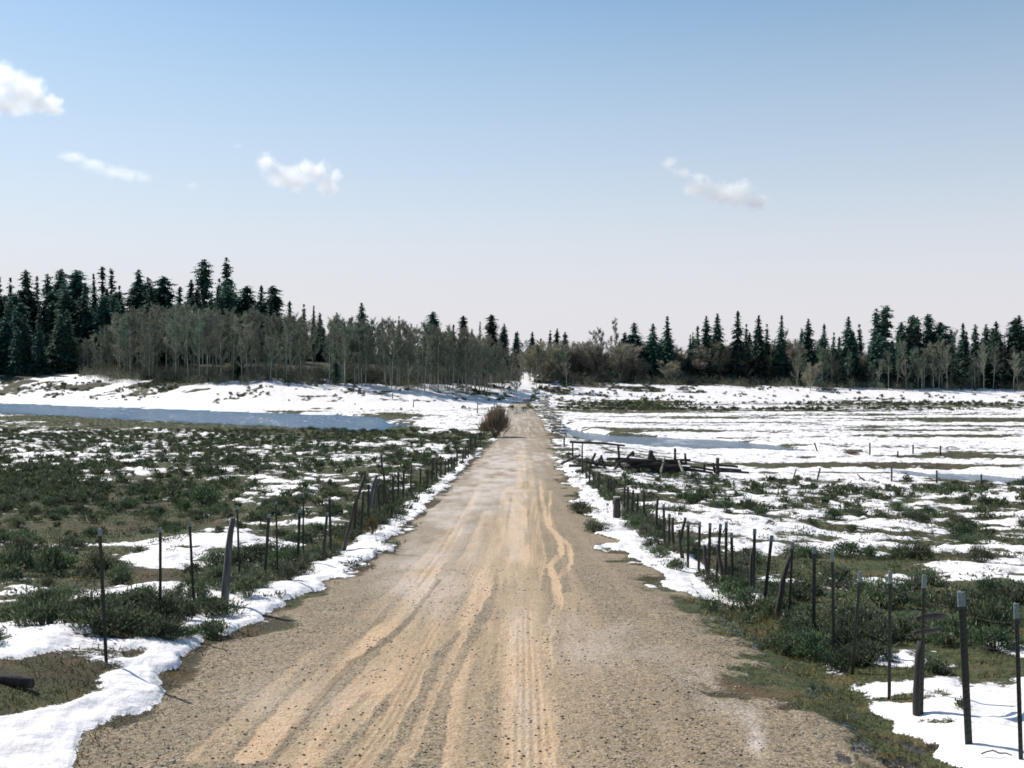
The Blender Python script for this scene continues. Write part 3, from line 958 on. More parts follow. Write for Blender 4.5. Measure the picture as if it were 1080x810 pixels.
SKY_RIGHT = [(658, 349, 310, 0, 1.5, 'shorter shouldered'), (670, 339, 308, 2, 1.4, 'broad dense'), (688, 340, 305, 7, 1.25, 'full conical'), (704, 332, 308, 6, 1.4, 'slim tapering'), (731, 349, 318, 3, 1, 'thin short'),
             (737, 342, 315, 1, 1, 'pointed'), (746, 331, 310, 0, .95, 'tall pointed'), (756, 329, 312, 7, .9, 'tall conical'), (778, 326, 310, 1, 1.0, 'tall slim'), (787, 340, 316, 3, 1, 'thin'),
             (800, 331, 312, 7, .8, 'pale feathery'), (809, 340, 316, 3, 1, 'thin'), (823, 331, 310, 6, 1.0, 'narrow columnar'), (852, 334, 305, 0, .95, 'dark pointed'), (869, 340, 308, 1, 1, 'mid-sized'),
             (879, 349, 312, 3, 1, 'short slim'), (895, 332, 304, 7, .95, 'tall conical'), (908, 340, 312, 3, 1, 'slim'), (925, 323, 304, 4, .9, 'ragged tall'), (932, 321, 306, 8, 1.0, 'tallest shaggy'),
             (950, 338, 310, 5, .8, 'blunt'), (962, 330, 304, 5, .9, 'knobbly-topped'), (970, 332, 308, 4, .8, 'ragged'), (980, 330, 304, 8, .85, 'uneven-topped'), (992, 338, 302, 5, 1.4, 'wide round-topped'),
             (1017, 339, 308, 1, .9, 'pointed'), (1029, 340, 304, 0, .9, 'dark'), (1040, 340, 308, 4, .9, 'ragged'), (1053, 337, 304, 1, 1, 'pointed'), (1068, 333, 302, 5, 1, 'blunt dark'), (1078, 330, 300, 0, 1.1, 'dark tall')]
for lst, where, grp in ((SKY_LEFT, 'of the left ridge skyline', 'conifers on the left ridge'), (SKY_MID, 'above the grove left of the road', 'conifers above the aspen grove'),
                        (SKY_GAP, 'where the road enters the woods', 'conifers by the end of the road'), (SKY_RIGHT, 'of the right-hand tree line', 'conifers in the right tree line')):
    for i, (px, py, d, form, w, look) in enumerate(lst):
        x, tz = ptop(px, py, d)
        ms = SNAG[i % 2] if form == 's' else CON[form]
        n = i + 1
        lab = f'{look} conifer {where}, ' + (f'{ORD[i]} from the left' if n <= 20 else f'{ORD[len(lst) - n]} from its right end')
        plant('conifer', 'tree', ms, x, d, tz, 20, lab, grp, w)

# conifers standing in front of or among the aspens
for px, yt, yb, w, lab in ((251, 346, 400, .9, 'lone dark conifer at the front edge of the aspen grove, below the ridge'), (354, 357, 405, .95, 'dark narrow conifer standing in the aspen front, nearer the road'),
                           (160, 322, 385, .8, 'dark conifer rising out of the middle of the aspen grove'), (192, 326, 385, .8, 'dark conifer in the aspens beside a taller one')):
    x, y, z = ground_at(px, yb)
    y = min(y, 300)
    plant('conifer', 'tree', CON[3 if px > 300 else 1], *((lambda q: (q[0], y, q[1]))(ptop(px, yt, y))), 20, lab, 'conifers among the aspens', w)

# packed conifers filling the dark mass below the skyline
lx = [q[0] for q in SKY_LEFT]; ly = [q[1] for q in SKY_LEFT]
rx_ = [q[0] for q in SKY_RIGHT]; ry_ = [q[1] for q in SKY_RIGHT]
rr = random.Random(5)
for i in range(64):
    px = rr.uniform(-30, 300)
    d = rr.uniform(312, 345)
    yt = np.interp(px, lx, ly) + rr.uniform(9, 34)
    x, tz = ptop(px, yt, d)
    plant('conifer', 'tree', CON[rr.randrange(9)], x, d, tz, 20, 'dark conifer packed in the shaded mass below the left ridge skyline', 'packed conifers on the left ridge', rr.uniform(.9, 1.2))
for i in range(22):
    px = rr.uniform(-30, 78)
    d = rr.uniform(296, 312)
    x, tz = ptop(px, rr.uniform(318, 350), d)
    plant('conifer', 'tree', CON[rr.randrange(9)], x, d, tz, 20, 'dark conifer at the shaded foot of the far left forest', 'conifers at the foot of the left forest', rr.uniform(.9, 1.2))
for i in range(44):
    px = rr.uniform(290, 545)
    d = rr.uniform(318, 335)
    x, tz = ptop(px, rr.uniform(340, 365) + (px - 300) * .02, d)
    plant('conifer', 'tree', CON[rr.randrange(9)], x, d, tz, 20, 'dark conifer half hidden behind the bare aspen grove', 'conifers behind the aspen grove', rr.uniform(.9, 1.2))
for i in range(60):
    px = rr.uniform(845, 1100)
    d = rr.uniform(296, 325)
    yt = np.interp(px, rx_, ry_) + rr.uniform(7, 34)
    x, tz = ptop(px, yt, d)
    plant('conifer', 'tree', CON[rr.randrange(9)], x, d, tz, 20, 'dark conifer packed in the shaded mass of the right forest', 'packed conifers in the right forest', rr.uniform(.9, 1.2))
for i in range(16):
    px = rr.uniform(720, 850)
    d = rr.uniform(312, 335)
    x, tz = ptop(px, rr.uniform(346, 372), d)
    plant('conifer', 'tree', CON[rr.randrange(9)], x, d, tz, 20, 'low conifer filling the gaps between tall slim spruces', 'low conifers of the right tree line', rr.uniform(.8, 1.1))
for i in range(9):
    px = rr.uniform(650, 712)
    d = rr.uniform(306, 318)
    x, tz = ptop(px, rr.uniform(350, 368), d)
    plant('conifer', 'tree', CON[rr.randrange(9)], x, d, tz, 20, 'dark conifer filling the full clump just right of the road end', 'conifer clump right of the road', rr.uniform(1.2, 1.5))
for i in range(14):
    px = rr.uniform(548, 660)
    d = rr.uniform(345, 385)
    x, tz = ptop(px, rr.uniform(356, 378), d)
    plant('conifer', 'tree', CON[rr.randrange(9)], x, d, tz, 20, 'distant low conifer beyond the end of the road', 'distant conifers beyond the road', rr.uniform(.9, 1.2))

for i in range(30):                                   # the forest goes on past both sides
    px = rr.uniform(-230, -32) if i < 16 else rr.uniform(1105, 1260)
    d = rr.uniform(300, 335)
    x, tz = ptop(px, rr.uniform(286, 322) if i < 16 else rr.uniform(332, 352), d)
    plant('conifer', 'tree', CON[rr.randrange(9)], x, d, tz, 20, 'dark conifer where the left forest runs on past the picture' if i < 16 else 'dark conifer where the right forest runs on past the picture',
          'conifers past the left side' if i < 16 else 'conifers past the right side', rr.uniform(1.0, 1.4))

# the aspen grove behind the pond
AB = ([60, 75, 150, 250, 330, 430, 500, 540], [390, 392, 401, 403, 405, 412, 419, 424])
AT = ([60, 100, 130, 180, 280, 330, 400, 440, 480, 520, 545], [372, 347, 332, 323, 335, 339, 341, 344, 350, 361, 372])
ra = random.Random(11)
asp_sp = []
for i in range(226):
    for tries in range(20):
        px = ra.uniform(70, 546) if i < 205 else ra.uniform(0, 95)
        if all(abs(px - q) > .6 for q in asp_sp):
            break
    asp_sp.append(px)
    front = i < 60
    yb = np.interp(px, *AB) - (ra.uniform(0, 3) if front else ra.uniform(3, 16))
    x, y, z = ground_at(px, yb)
    y = min(y, 318)
    yt = np.interp(px, *AT) + (ra.uniform(4, 24) if front else ra.uniform(-2, 9))
    x, tz = ptop(px, yt, y)
    if px < 95 and i >= 205:
        tz = ptop(px, ra.uniform(352, 375), y)[1]
    z = gz(x, y)
    tz = max(tz, z + 5)
    if front:
        lab = ('bare pale-trunked aspen along the snowy front edge of the grove behind the pond' if px < 330 else 'bare grey-green aspen in the front row of the grove near the road')
        grp = 'front aspens behind the pond' if px < 330 else 'front aspens near the road'
    else:
        lab = ('leafless aspen inside the dense grove below the left ridge' if px < 330 else 'leafless aspen inside the dense grove left of the road')
        grp = 'aspens below the left ridge' if px < 330 else 'aspens left of the road'
    plant('aspen', 'tree', ASP[ra.randrange(6)], x, y, tz, 14, lab, grp, ra.uniform(.8, 1.15) * (1.0 if tz - z > 9 else 1.25), 'twigs')

# single bare trees the photograph shows apart
for px, yt, yb, kind, w, lab in (
        (650, 340, 398, 2, .8, 'tall leafless grey tree beside the broad spruce right of the road'), (622, 352, 397, 0, 1.1, 'pale bare tree at the left of the thin row beyond the field'),
        (632, 350, 396, 3, 1.0, 'tall pale bare tree in the thin row beyond the field'), (641, 357, 397, 4, 1.0, 'lower pale bare tree beside the tall leafless grey one'),
        (566, 368, 410, 2, 1.1, 'bare brown tree where the road meets the woods, left of a pair'), (572, 366, 410, 4, 1.1, 'bare brown tree where the road meets the woods, right of a pair'),
        (598, 368, 411, 5, .9, 'dark-trunked bare tree standing alone right of the road end'), (548, 372, 408, 1, .9, 'dark bare tree leaning over the road at the woods'),
        (552, 362, 400, 5, 1.1, 'tall bare tree over the bend of the road'), (585, 372, 402, 0, 1.2, 'bushy bare tree behind the lone dark trunk'),
        (817, 360, 400, 2, .8, 'slim white-trunked aspen beside a narrow spruce'), (828, 352, 399, 3, .8, 'leaning white-trunked aspen at the edge of the right-hand wood'),
        (849, 350, 402, 4, .7, 'thin pale aspen in front of the dark pointed conifer'), (887, 372, 401, 0, 1.0, 'small bare aspen left of the brown bush'),
        (946, 363, 410, 1, .9, 'pale bare aspen against the dark right forest, left of a forked one'), (965, 372, 410, 3, 1.0, 'short pale aspen low against the dark forest'),
        (994, 362, 410, 5, 1.0, 'forked white aspen brightest against the dark right forest'), (1007, 352, 408, 2, .8, 'thin tall aspen against the right forest'),
        (1033, 378, 410, 3, 1.2, 'short spreading aspen at the snow edge of the right forest'), (1076, 378, 410, 0, 1.2, 'short bare aspen at the far right snow edge')):
    x, y, z = ground_at(px, yb)
    y = min(y, 330)
    x, tz = ptop(px, yt, y)
    plant('aspen', 'tree', ASP[kind], x, y, tz, 14, lab, 'single bare trees', w, 'twigs')
rb = random.Random(21)
for i in range(36):                                   # thin aspens through the right forest
    px = rb.uniform(835, 1085)
    yb = np.interp(px, [835, 900, 930, 1085], [400, 404, 411, 413]) - rb.uniform(0, 4)
    x, y, z = ground_at(px, yb)
    y = min(y, 300) - 2
    x, tz = ptop(px, rb.uniform(362, 385), y)
    plant('aspen', 'tree', ASP[rb.randrange(6)], x, y, tz, 14, 'thin pale aspen mixed into the front of the dark right forest', 'thin aspens of the right forest', rb.uniform(.7, 1.1), 'twigs')

# the undergrowth that fills the foot of the woods
ru = np.random.default_rng(77)
def thicket(n, p0, p1, t0, t1, hmax, sparse):
    px = ru.uniform(p0, p1, n)
    u = (px - 540) / F
    d = np.interp(u, SU, SD) + ru.uniform(t0, t1, n) + 13 * (vnoise(px / 13, px * 0, 3) - .5) + 7 * (vnoise(px / 4.5, px * 0, 4) - .5)
    x = u * d + ru.normal(0, .5, n)
    keep = (vnoise(x / 3.0, d / 3.0, 5) + .25 * ru.random(n) > sparse) & (np.abs(x - np.interp(d, ROAD_Y, ROAD_C)) > 3.2)
    x, d = x[keep], d[keep]
    m = len(x)
    z = sample(x, d, _Z)
    hh = hmax * (.35 + .65 * vnoise(x / 2.2, d / 2.2, 9)) * ru.random(m) ** .7
    p = np.stack([x, d, z + hh * ru.uniform(0, .75, m)], -1)
    dr = np.stack([ru.normal(0, .55, m), ru.normal(0, .55, m), ru.uniform(.3, 1.2, m)], -1)
    dr /= np.linalg.norm(dr, axis=1)[:, None]
    sd_ = np.cross(dr, ru.normal(0, 1, (m, 3))); sd_ /= np.linalg.norm(sd_, axis=1)[:, None]
    L = ru.uniform(.5, 1.3, m)[:, None]
    return np.stack([p - sd_ * .045, p + sd_ * .045, p + dr * L], 1).reshape(-1, 3)
TV = np.concatenate([thicket(60000, 85, 545, 36, 64, 5.0, .45), thicket(26000, 560, 860, 38, 70, 4.2, .40), thicket(34000, 840, 1110, 31, 52, 5.0, .46)])
tag(link('undergrowth', np_mesh('undergrowth', TV, np.arange(len(TV)).reshape(-1, 3)), M['thicket']), 'grey-green leafless undergrowth filling the foot of the woods', 'undergrowth', None, 'stuff')

# willow scrub at the foot of the trees
for i in range(62):
    px = rb.uniform(600, 850) if i < 40 else rb.uniform(556, 690)
    yb = 400 + rb.uniform(-6, 2) + (px > 760) * 1
    x, y, z = ground_at(px, yb)
    y = min(y, 325)
    x, tz = ptop(px, rb.uniform(364, 384), y)
    plant('willow_shrub', 'shrub', SAP[rb.randrange(3)], x, y, max(tz, gz(x, y) + 2.5), 6, 'brownish leafless willow scrub below the right tree line' if px > 690 else 'brownish leafless scrub around the end of the road',
          'willow scrub below the trees' if px > 690 else 'scrub by the end of the road', rb.uniform(1.2, 1.9), 'twigs')
for px, yt, yb, w, lab in ((906, 374, 406, 1.3, 'large tan leafless bush in front of the dark right forest'), (854, 386, 412, 1.0, 'small bare bush on the snow left of the tan one'), (918, 388, 407, 1.0, 'low tan bush right beside the large tan one'), (708, 383, 404, 1.4, 'rounded brown bush below the slim tapering conifer')):
    x, y, z = ground_at(px, yb)
    x, tz = ptop(px, yt, y)
    plant('willow_shrub', 'shrub', SAP[1], x, y, tz, 6, lab, 'bushes at the forest edge', w, 'twigs')


# ================================================================== FENCES
def tpost_mesh(vec, w=.05, studs=True):
    """steel T section post along vec, a little into the ground, with the studs of its face"""
    L = vec.length
    t = w * .16
    prof = [(-w / 2, 0), (w / 2, 0), (w / 2, t), (t / 2, t), (t / 2, w * .8), (-t / 2, w * .8), (-t / 2, t), (-w / 2, t)]
    q = Vector((0, 0, 1)).rotation_difference(vec.normalized()).to_matrix()
    V, Fs = [], []
    for z in (-.35, L):
        for a, b in prof:
            V.append(q @ Vector((a, b, z)))
    for i in range(8):
        Fs.append((i, (i + 1) % 8, 8 + (i + 1) % 8, 8 + i))
    Fs += [(7, 6, 3, 2, 1, 0), (6, 5, 4, 3), (8, 9, 10, 11, 14, 15), (11, 12, 13, 14)]
    if studs:
        z = .1
        while z < L - .17:
            o = len(V)
            for dz in (-.012, .012):
                for a, b in ((-t, -.008), (t, -.008), (t, .001), (-t, .001)):
                    V.append(q @ Vector((a, b, z + dz)))
            Fs += [(o, o + 1, o + 5, o + 4), (o + 1, o + 2, o + 6, o + 5), (o + 3, o, o + 4, o + 7), (o + 4, o + 5, o + 6, o + 7), (o + 3, o + 2, o + 1, o)]
            z += .054
    return pydata('steel_post', V, Fs, False)


def tip_mesh(vec, w, ln):
    """painted end: a sleeve of paint a hair proud of the steel"""
    L = vec.length
    w2 = w + .006
    t = w * .16 + .006
    q = Vector((0, 0, 1)).rotation_difference(vec.normalized()).to_matrix()
    prof = [(-w2 / 2, -.003), (w2 / 2, -.003), (w2 / 2, t - .003), (t / 2, t - .003), (t / 2, w * .8 + .003), (-t / 2, w * .8 + .003), (-t / 2, t - .003), (-w2 / 2, t - .003)]
    V = [q @ Vector((a, b, z)) for z in (L - ln, L + .004) for a, b in prof]
    Fs = [(i, (i + 1) % 8, 8 + (i + 1) % 8, 8 + i) for i in range(8)] + [(7, 6, 3, 2, 1, 0), (6, 5, 4, 3), (8, 9, 10, 11, 14, 15), (11, 12, 13, 14)]
    return pydata('painted_tip', V, Fs, False)


def log_mesh(name, vec, r0, r1, seed=0, rough=.12, seg=9, sunk=.3, bend=.03):
    rng = random.Random(seed)
    L = vec.length
    d = vec.normalized()
    s = d.cross(Vector((0, 1, .3))).normalized()
    pts = [-d * sunk] if sunk else []
    rad = [r0 * 1.05] if sunk else []
    for i in range(6):
        k = i / 5
        pts.append(vec * k + s * math.sin(k * 3.1) * bend * L * rng.uniform(.3, 1))
        rad.append(r0 + (r1 - r0) * k)
    V, Fs = tube(pts, rad, seg, rough, rng)
    return pydata(name, V, Fs)


def build_fence(posts, label, name='wire_fence', wires=(.28, .62, .95, 1.2), group=None):
    b0 = posts[0][0]
    z0 = gz(b0.x, b0.y)
    root = empty(name, (b0.x, b0.y, z0), label, 'fence', group)
    o0 = Vector((b0.x, b0.y, z0))
    line = []
    for i, (b, t, kind) in enumerate(posts):
        base = Vector((b.x, b.y, gz(b.x, b.y)))
        v = t - base
        v.z = max(v.z, .5)
        steel = kind in ('tip', 'steel', 'thick')
        if steel:
            w = .066 if kind == 'thick' else (.038 if kind == 'tip' else .036 + .0011 * b.y)
            p = link('post', tpost_mesh(v, w, b.y < 25), M['steel'], root, base - o0)
            if kind in ('tip', 'thick') or b.y < 30:
                link('painted_tip', tip_mesh(v, w, (.13 if b.y < 14 else .10) * (1 if b.x > 0 else .6)), M['tip'], p)
            if v.z > .8:
                line.append((base.y, base, v))
        else:
            r = (.047 if kind == 'wood' else .062) * (1 + .003 * b.y)
            p = link('post', log_mesh('post', v, r, r * .72, i + 40), M['wood'] if kind == 'wood' else M['grey_wood'], root, base - o0)
            lean = abs(v.x) / v.length
            if kind == 'grey':
                p['label'] = 'weathered grey wooden post leaning over' if lean > .05 else 'weathered grey wooden post'
            elif lean > .12:
                p['label'] = 'dark wooden post leaning well over'
            else:
                p['label'] = 'dark wooden post'
    line.sort(key=lambda q: q[0])
    for h in wires:                                   # the strands, sagging a little from post to post
        V, Fs = [], []
        pts = []
        for j in range(len(line) - 1):
            a = line[j][1] + line[j][2].normalized() * h * min(1, line[j][2].length / 1.3)
            c = line[j + 1][1] + line[j + 1][2].normalized() * h * min(1, line[j + 1][2].length / 1.3)
            for k in range(4):
                t = k / 4
                pts.append(a.lerp(c, t) - Vector((0, 0, .012 * math.sin(math.pi * t))) - o0)
        pts.append(line[-1][1] + Vector((0, 0, h)) - o0)
        v, f = tube(pts, [.0013] * len(pts), 4)
        link('wire', pydata('wire', v, f), M['wire'], root)
    return root, o0


LF, lo = build_fence(LEFT_F, 'long wire fence left of the road, steel posts and a few leaning grey wooden ones')
RF, ro = build_fence(RIGHT_F, 'long wire fence right of the road, white-tipped steel posts nearest, crooked wooden ones beyond')

# the broken rail caught on the stub post of the right fence
x, y, z = ground_at(972, 750)
a, b = Vector(at_depth(964, 653, y + .05)), Vector(at_depth(995, 650, y + .3))
o = link('rail', log_mesh('rail', b - a, .03, .04, 5, .3, 8, 0), M['wood'], RF, a - ro)
o['label'] = 'short broken dark rail on the stub post'
a, b = Vector(at_depth(962, 668, y + .08)), Vector(at_depth(990, 664, y + .25))
link('rail', log_mesh('rail', b - a, .02, .032, 6, .3, 7, 0), M['wood'], RF, a - ro)

# thin fence far out on the snow to the right
FAR_POSTS = [(862, 476.5, 859, 467, 'steel'), (917.5, 480, 917.5, 467, 'steel'), (947, 482, 947, 476, 'steel'), (963, 478, 963, 469, 'steel'), (992, 480, 992, 470, 'steel')]
FAR2 = [(837, 505, 840, 494, 'wood'), (862, 506, 865, 494, 'steel'), (940.5, 508, 940.5, 494, 'steel'), (988, 511, 988, 496, 'steel'), (1035, 512, 1035, 500, 'steel'), (1079, 514, 1079, 502, 'steel')]
build_fence(fence_pts(FAR_POSTS), 'thin wire fence of few posts on the far snow near a brown clump', wires=(.4, .8), group=None)
build_fence(fence_pts(FAR2), 'thin wire fence of few posts at the near edge of the flooded snow', wires=(.4, .8), group=None)

# thick sawn-off post beside the right fence
x, y, z = ground_at(650.6, 546)
t = empty('stump_post', (x, y, gz(x, y)), 'thick sawn-off dark post with a pale flat top beside the right fence', 'post')
link('shaft', log_mesh('shaft', Vector((0, 0, .74)), .14, .13, 3, .06, 10, .3, 0), M['wood'], t)
v, f = tube([(0, 0, .742), (0, 0, .79)], [.134, .13], 10)
link('cut_top', pydata('cut_top', v, f), M['pale_wood'], t)

# ------------------------------------------------------------------ old log fence in the right field
dl = ground_at(690, 500.5)[1]
bx, bz = at_depth(645, 500, dl)[0], 0
o0 = Vector((bx, dl, gz(bx, dl)))
LOGF = empty('log_fence', o0, 'collapsed dark log fence heaped on the snow in the field right of the road', 'fence')
rg = random.Random(9)


def seg_log(px0, py0, px1, py1, r, name='rail', m='wood', dy0=0.0, dy1=0.0, sunk=0.0, label=None):
    a, b = Vector(at_depth(px0, py0, dl + dy0)), Vector(at_depth(px1, py1, dl + dy1))
    k = link(name, log_mesh(name, b - a, r, r * .8, rg.randrange(999), .15, 7, sunk, .015), M[m], LOGF, a - o0)
    if label:
        k['label'] = label


for i in range(26):                                     # the stacked rails
    x0 = rg.uniform(645, 700)
    x1 = x0 + rg.uniform(22, 42)
    x1 = min(x1, 733)
    k = rg.random()
    yb = 498.5 - k * (13 if x0 < 705 else 9)
    seg_log(x0, yb, x1, yb + rg.uniform(-2.2, 2.6), rg.uniform(.10, .16), dy0=rg.uniform(-.6, .9), dy1=rg.uniform(-.6, .9))
for q in ((728, 492, 757, 497), (730, 496, 752, 499), (722, 494, 745, 497.5), (745, 490, 778, 492.5), (752, 494, 782, 496), (756, 497, 790, 498.5), (640, 484, 700, 486), (601, 466, 659, 470), (592, 489, 612, 480), (600, 491, 640, 494), (610, 486, 645, 492)):
    seg_log(*q, .09, dy0=rg.uniform(-.5, .5), dy1=rg.uniform(-.5, .5))
for q in ((653, 483, 652, 470), (712, 486, 712, 473), (723.5, 490, 722.6, 478), (757, 500, 757, 483), (754.5, 499, 752, 488), (743, 497, 743, 489), (659, 486, 668, 476), (668, 480, 668, 477), (640, 500, 634, 480), (627, 499, 634, 482), (620, 498, 628, 478), (633, 499, 626, 486), (646, 499, 656, 484), (660, 499, 650, 485)):
    seg_log(*q, .10 if q[0] != 757 else .15, 'post', dy0=rg.uniform(-.4, .3))
seg_log(684, 487, 687, 475, .16, 'post', dy0=-.2); seg_log(692, 488, 686, 476, .14, 'post', dy0=-.3)
seg_log(697, 498, 701, 481.5, .08, 'post', 'pale_wood', dy0=-1.0, dy1=-.3, label='bleached pole leaning on the logs')
seg_log(721, 499, 716, 486, .10, 'post', 'pale_wood', dy0=-1.0, dy1=-.3, label='bleached pole leaning on the logs')

# zigzag rail fence along the right of the road beyond the flat
path = [ground_at(*q) for q in ((591, 461), (586, 452), (581, 445), (577, 437), (573.5, 428), (571, 420))]
pp = []
for a, b in zip(path[:-1], path[1:]):
    for k in range(4):
        pp.append((a[0] + (b[0] - a[0]) * k / 4 + (1.0 if len(pp) % 2 else -1.0), a[1] + (b[1] - a[1]) * k / 4))
pp.append((path[-1][0], path[-1][1]))
o0 = Vector((pp[0][0], pp[0][1], gz(*pp[0])))
RAIL = empty('rail_fence', o0, 'snow-specked zigzag rail fence along the right edge of the road past the pond', 'fence')
for i in range(len(pp) - 1):
    a, b = Vector((*pp[i], gz(*pp[i]))), Vector((*pp[i + 1], gz(*pp[i + 1])))
    for k in range(3):
        v = (b - a) * rg.uniform(.9, 1.12)
        s = a + Vector((rg.uniform(-.1, .1), 0, .25 + .42 * k + .1 * (i % 2)))
        if rg.random() > .2:
            link('rail', log_mesh('rail', v + Vector((rg.uniform(-.3, .3), 0, rg.uniform(-.3, .3))), .075, .06, rg.randrange(999), .15, 6, 0, .01), M['grey_wood'] if rg.random() < .6 else M['pale_wood'], RAIL, s - o0)

# ------------------------------------------------------------------ loose wood
x, y, z = ground_at(20, 722)
o = link('log', log_mesh('log', Vector((-2.6, .9, .16)), .048, .06, 21, .12, 9, 0, .02), M['wood'], None, (x + .15, y - .05, gz(x, y) + .05))
tag(o, 'weathered log lying in the grass and snow in the lower left corner', 'log')
x, y, z = ground_at(908, 508)
a, b = Vector(at_depth(913, 507.5, y)), Vector(at_depth(904, 500, y))
tag(link('branch', log_mesh('branch', b - a, .07, .04, 22, .2, 6, 0, .05), M['wood'], None, a), 'dark bent stick poking out of the far snow on the right', 'branch')
x, y, z = ground_at(1035, 797)
for k, (dx_, dy_, dz_) in enumerate(((.22, -.12, .03),)):
    tag(link('branch', log_mesh('branch', Vector((dx_, dy_, dz_)), .008, .005, 23 + k, .2, 5, 0, .2), M['wood'], None, (x, y, gz(x, y) + .03)), 'small dark twig on the snow by the thick white-topped post', 'branch')
for i, (px, py, pt, lab) in enumerate(((414, 421, 414.5, 'thin stake on the snow bank in front of the grove, farther left of two'), (436, 430, 421, 'thin stake on the snow bank in front of the grove, nearer the road'),
                                  (503.5, 436, 424, 'dark stake on the snow bank by the brown bush'), (173, 402, 391, 'thin stake on the snow bank beyond the pond'), (186, 403, 394, 'short stake on the snow bank beyond the pond'))):
    pt = pt if i else 414
    x, y, z = ground_at(px, py)
    top = Vector(at_depth(px + .4, pt, y)); b = Vector((x, y, gz(x, y)))
    tag(link('wooden_stake', log_mesh('wooden_stake', top - b, .1, .08, 60 + i, .1, 6, .3, .01), M['wood'], None, b), lab, 'post', 'stakes on the snow bank')


# ================================================================== SAGEBRUSH, BUSHES, GRASS
def bush_arrays(seed, nleaf, leaf, w=1.0, h=.55, lumps=11, upright=.5, aspect=.2):
    r = np.random.default_rng(seed)
    a = r.uniform(0, 2 * np.pi, lumps); q = r.uniform(0, 1, lumps) ** .6
    lc = np.stack([np.cos(a) * q * w * .36, np.sin(a) * q * w * .36, h * (.16 + .55 * np.sqrt(1 - q * q * .85) * r.uniform(.35, 1.15, lumps))], -1)
    ls = r.uniform(.55, 1.1, lumps) * w * .115
    k = r.integers(0, lumps, nleaf)
    p = lc[k] + r.normal(0, 1, (nleaf, 3)) * ls[k][:, None] * np.array([1, 1, .95])
    p[:, 2] = np.abs(p[:, 2])
    d = p - np.array([0, 0, -.15]); d /= np.linalg.norm(d, axis=1)[:, None]
    d = d + r.normal(0, .45, (nleaf, 3)); d[:, 2] += upright
    d /= np.linalg.norm(d, axis=1)[:, None]
    s = np.cross(d, r.normal(0, 1, (nleaf, 3))); s /= np.linalg.norm(s, axis=1)[:, None]
    L = leaf * r.uniform(.6, 1.5, nleaf)[:, None]
    V = np.stack([p - s * L * aspect, p + s * L * aspect, p + d * L], 1).reshape(-1, 3)
    return V, np.arange(nleaf * 3).reshape(-1, 3), lc


def bush_meshes(seed, nleaf, leaf, m, **kw):
    V, Fc, lc = bush_arrays(seed, nleaf, leaf, **kw)
    me = np_mesh('foliage', V, Fc); me.materials.append(m)
    rng = random.Random(seed)
    parts = []
    for c in lc:
        for k in range(2):
            e = Vector(c) + Vector((rng.uniform(-.1, .1), rng.uniform(-.1, .1), rng.uniform(-.03, .12)))
            parts.append(tube([(0, 0, -.06), Vector((e.x * .6, e.y * .6, e.z * .4)), e], [.011, .008, .003], 4))
    v, f = join(parts)
    ms = pydata('stems', v, f); ms.materials.append(M['stem'])
    return ms, me


SAGE = [bush_meshes(300 + i, 1700, .062, M['sage'], h=hh, lumps=lu) for i, (hh, lu) in enumerate([(.5, 11), (.6, 13), (.42, 12), (.55, 8), (.7, 12), (.38, 9)])]
YEL = bush_meshes(320, 1700, .09, M['yellow_bush'], h=.8, lumps=10, upright=1.2, aspect=.09)
SPRIG = [bush_meshes(330 + i, 260, .06, M['sage'], h=.6, lumps=6) for i in range(2)]
WIL = bush_meshes(340, 2700, .22, M['brown_bush'], h=1.1, lumps=13, upright=1.0, aspect=.05)
KEY = {}


def put_bush(name, meshes, x, y, s, label, cat, group, wide=1.0, dz=0.0):
    key = (name, id(meshes[0]))
    loc = (x, y, gz(x, y) - .02 + dz)
    if key not in KEY:
        o = empty(name, loc, label, cat, group)
        link('stems', meshes[0], None, o); link('foliage', meshes[1], None, o)
        KEY[key] = o
    else:
        o = copy_tree(KEY[key])
        o.location = loc
        for k_ in ('group',):
            if k_ in o.keys() and not group:
                del o[k_]
        tag(o, label, cat, group)
    o.scale = (s * wide, s * wide, s)
    o.rotation_euler = (0, 0, random.uniform(0, 6.28))
    return o


SPECIAL = [  # photograph x, y of the foot, width in photograph pixels, form, label
    (167, 657, 62, 1, 'grassy sagebrush clump round the foot of the second post of the left fence'),
    (196, 651, 46, 0, 'sagebrush clump between the second and third posts of the left fence'),
    (262, 633, 40, 4, 'dense sagebrush right beside the thick grey leaning post'),
    (305, 617, 32, 4, 'rounded dark sagebrush bulging over the snow bank at the left fence'),
    (324, 598, 24, 1, 'small sagebrush under a closely set pair of left fence posts'),
    (216, 532, 40, 1, 'large rounded sagebrush alone in the left field, above the thick grey post'),
    (125, 612, 40, 4, 'tall feathery sagebrush just right of the nearest left fence post'),
    (60, 603, 55, 1, 'broad sagebrush on the snow left of the nearest left fence post'),
    (15, 606, 50, 4, 'broad bushy sagebrush at the left picture edge above the snow strip'),
    (413, 549, 30, 1, 'dark sagebrush between the yellow bush and the crooked leaning pole'),
    (45, 660, 70, 2, 'low spreading sagebrush at the left edge, nearest to the snow in front'),
    (1050, 668, 70, 4, 'big bushy sagebrush behind the thick white-topped post of the right fence'),
    (1000, 672, 60, 1, 'dense sagebrush behind the stub post with the broken rail'),
    (950, 665, 55, 0, 'sagebrush between two white-tipped posts of the right fence'),
    (858, 690, 55, 1, 'sagebrush at the ditch edge below the leaning dark post of the right fence'),
    (790, 640, 46, 1, 'sagebrush at the foot of the right fence where the snow strip ends'),
    (612, 541, 30, 2, 'small dark tuft bush at the dirt edge of the road, right side'),
    (630, 562, 34, 2, 'dark flat bush between the road and the right snow strip'),
    (1040, 618, 26, 3, 'sparse twiggy sagebrush on the snow, far right'),
]
used = []
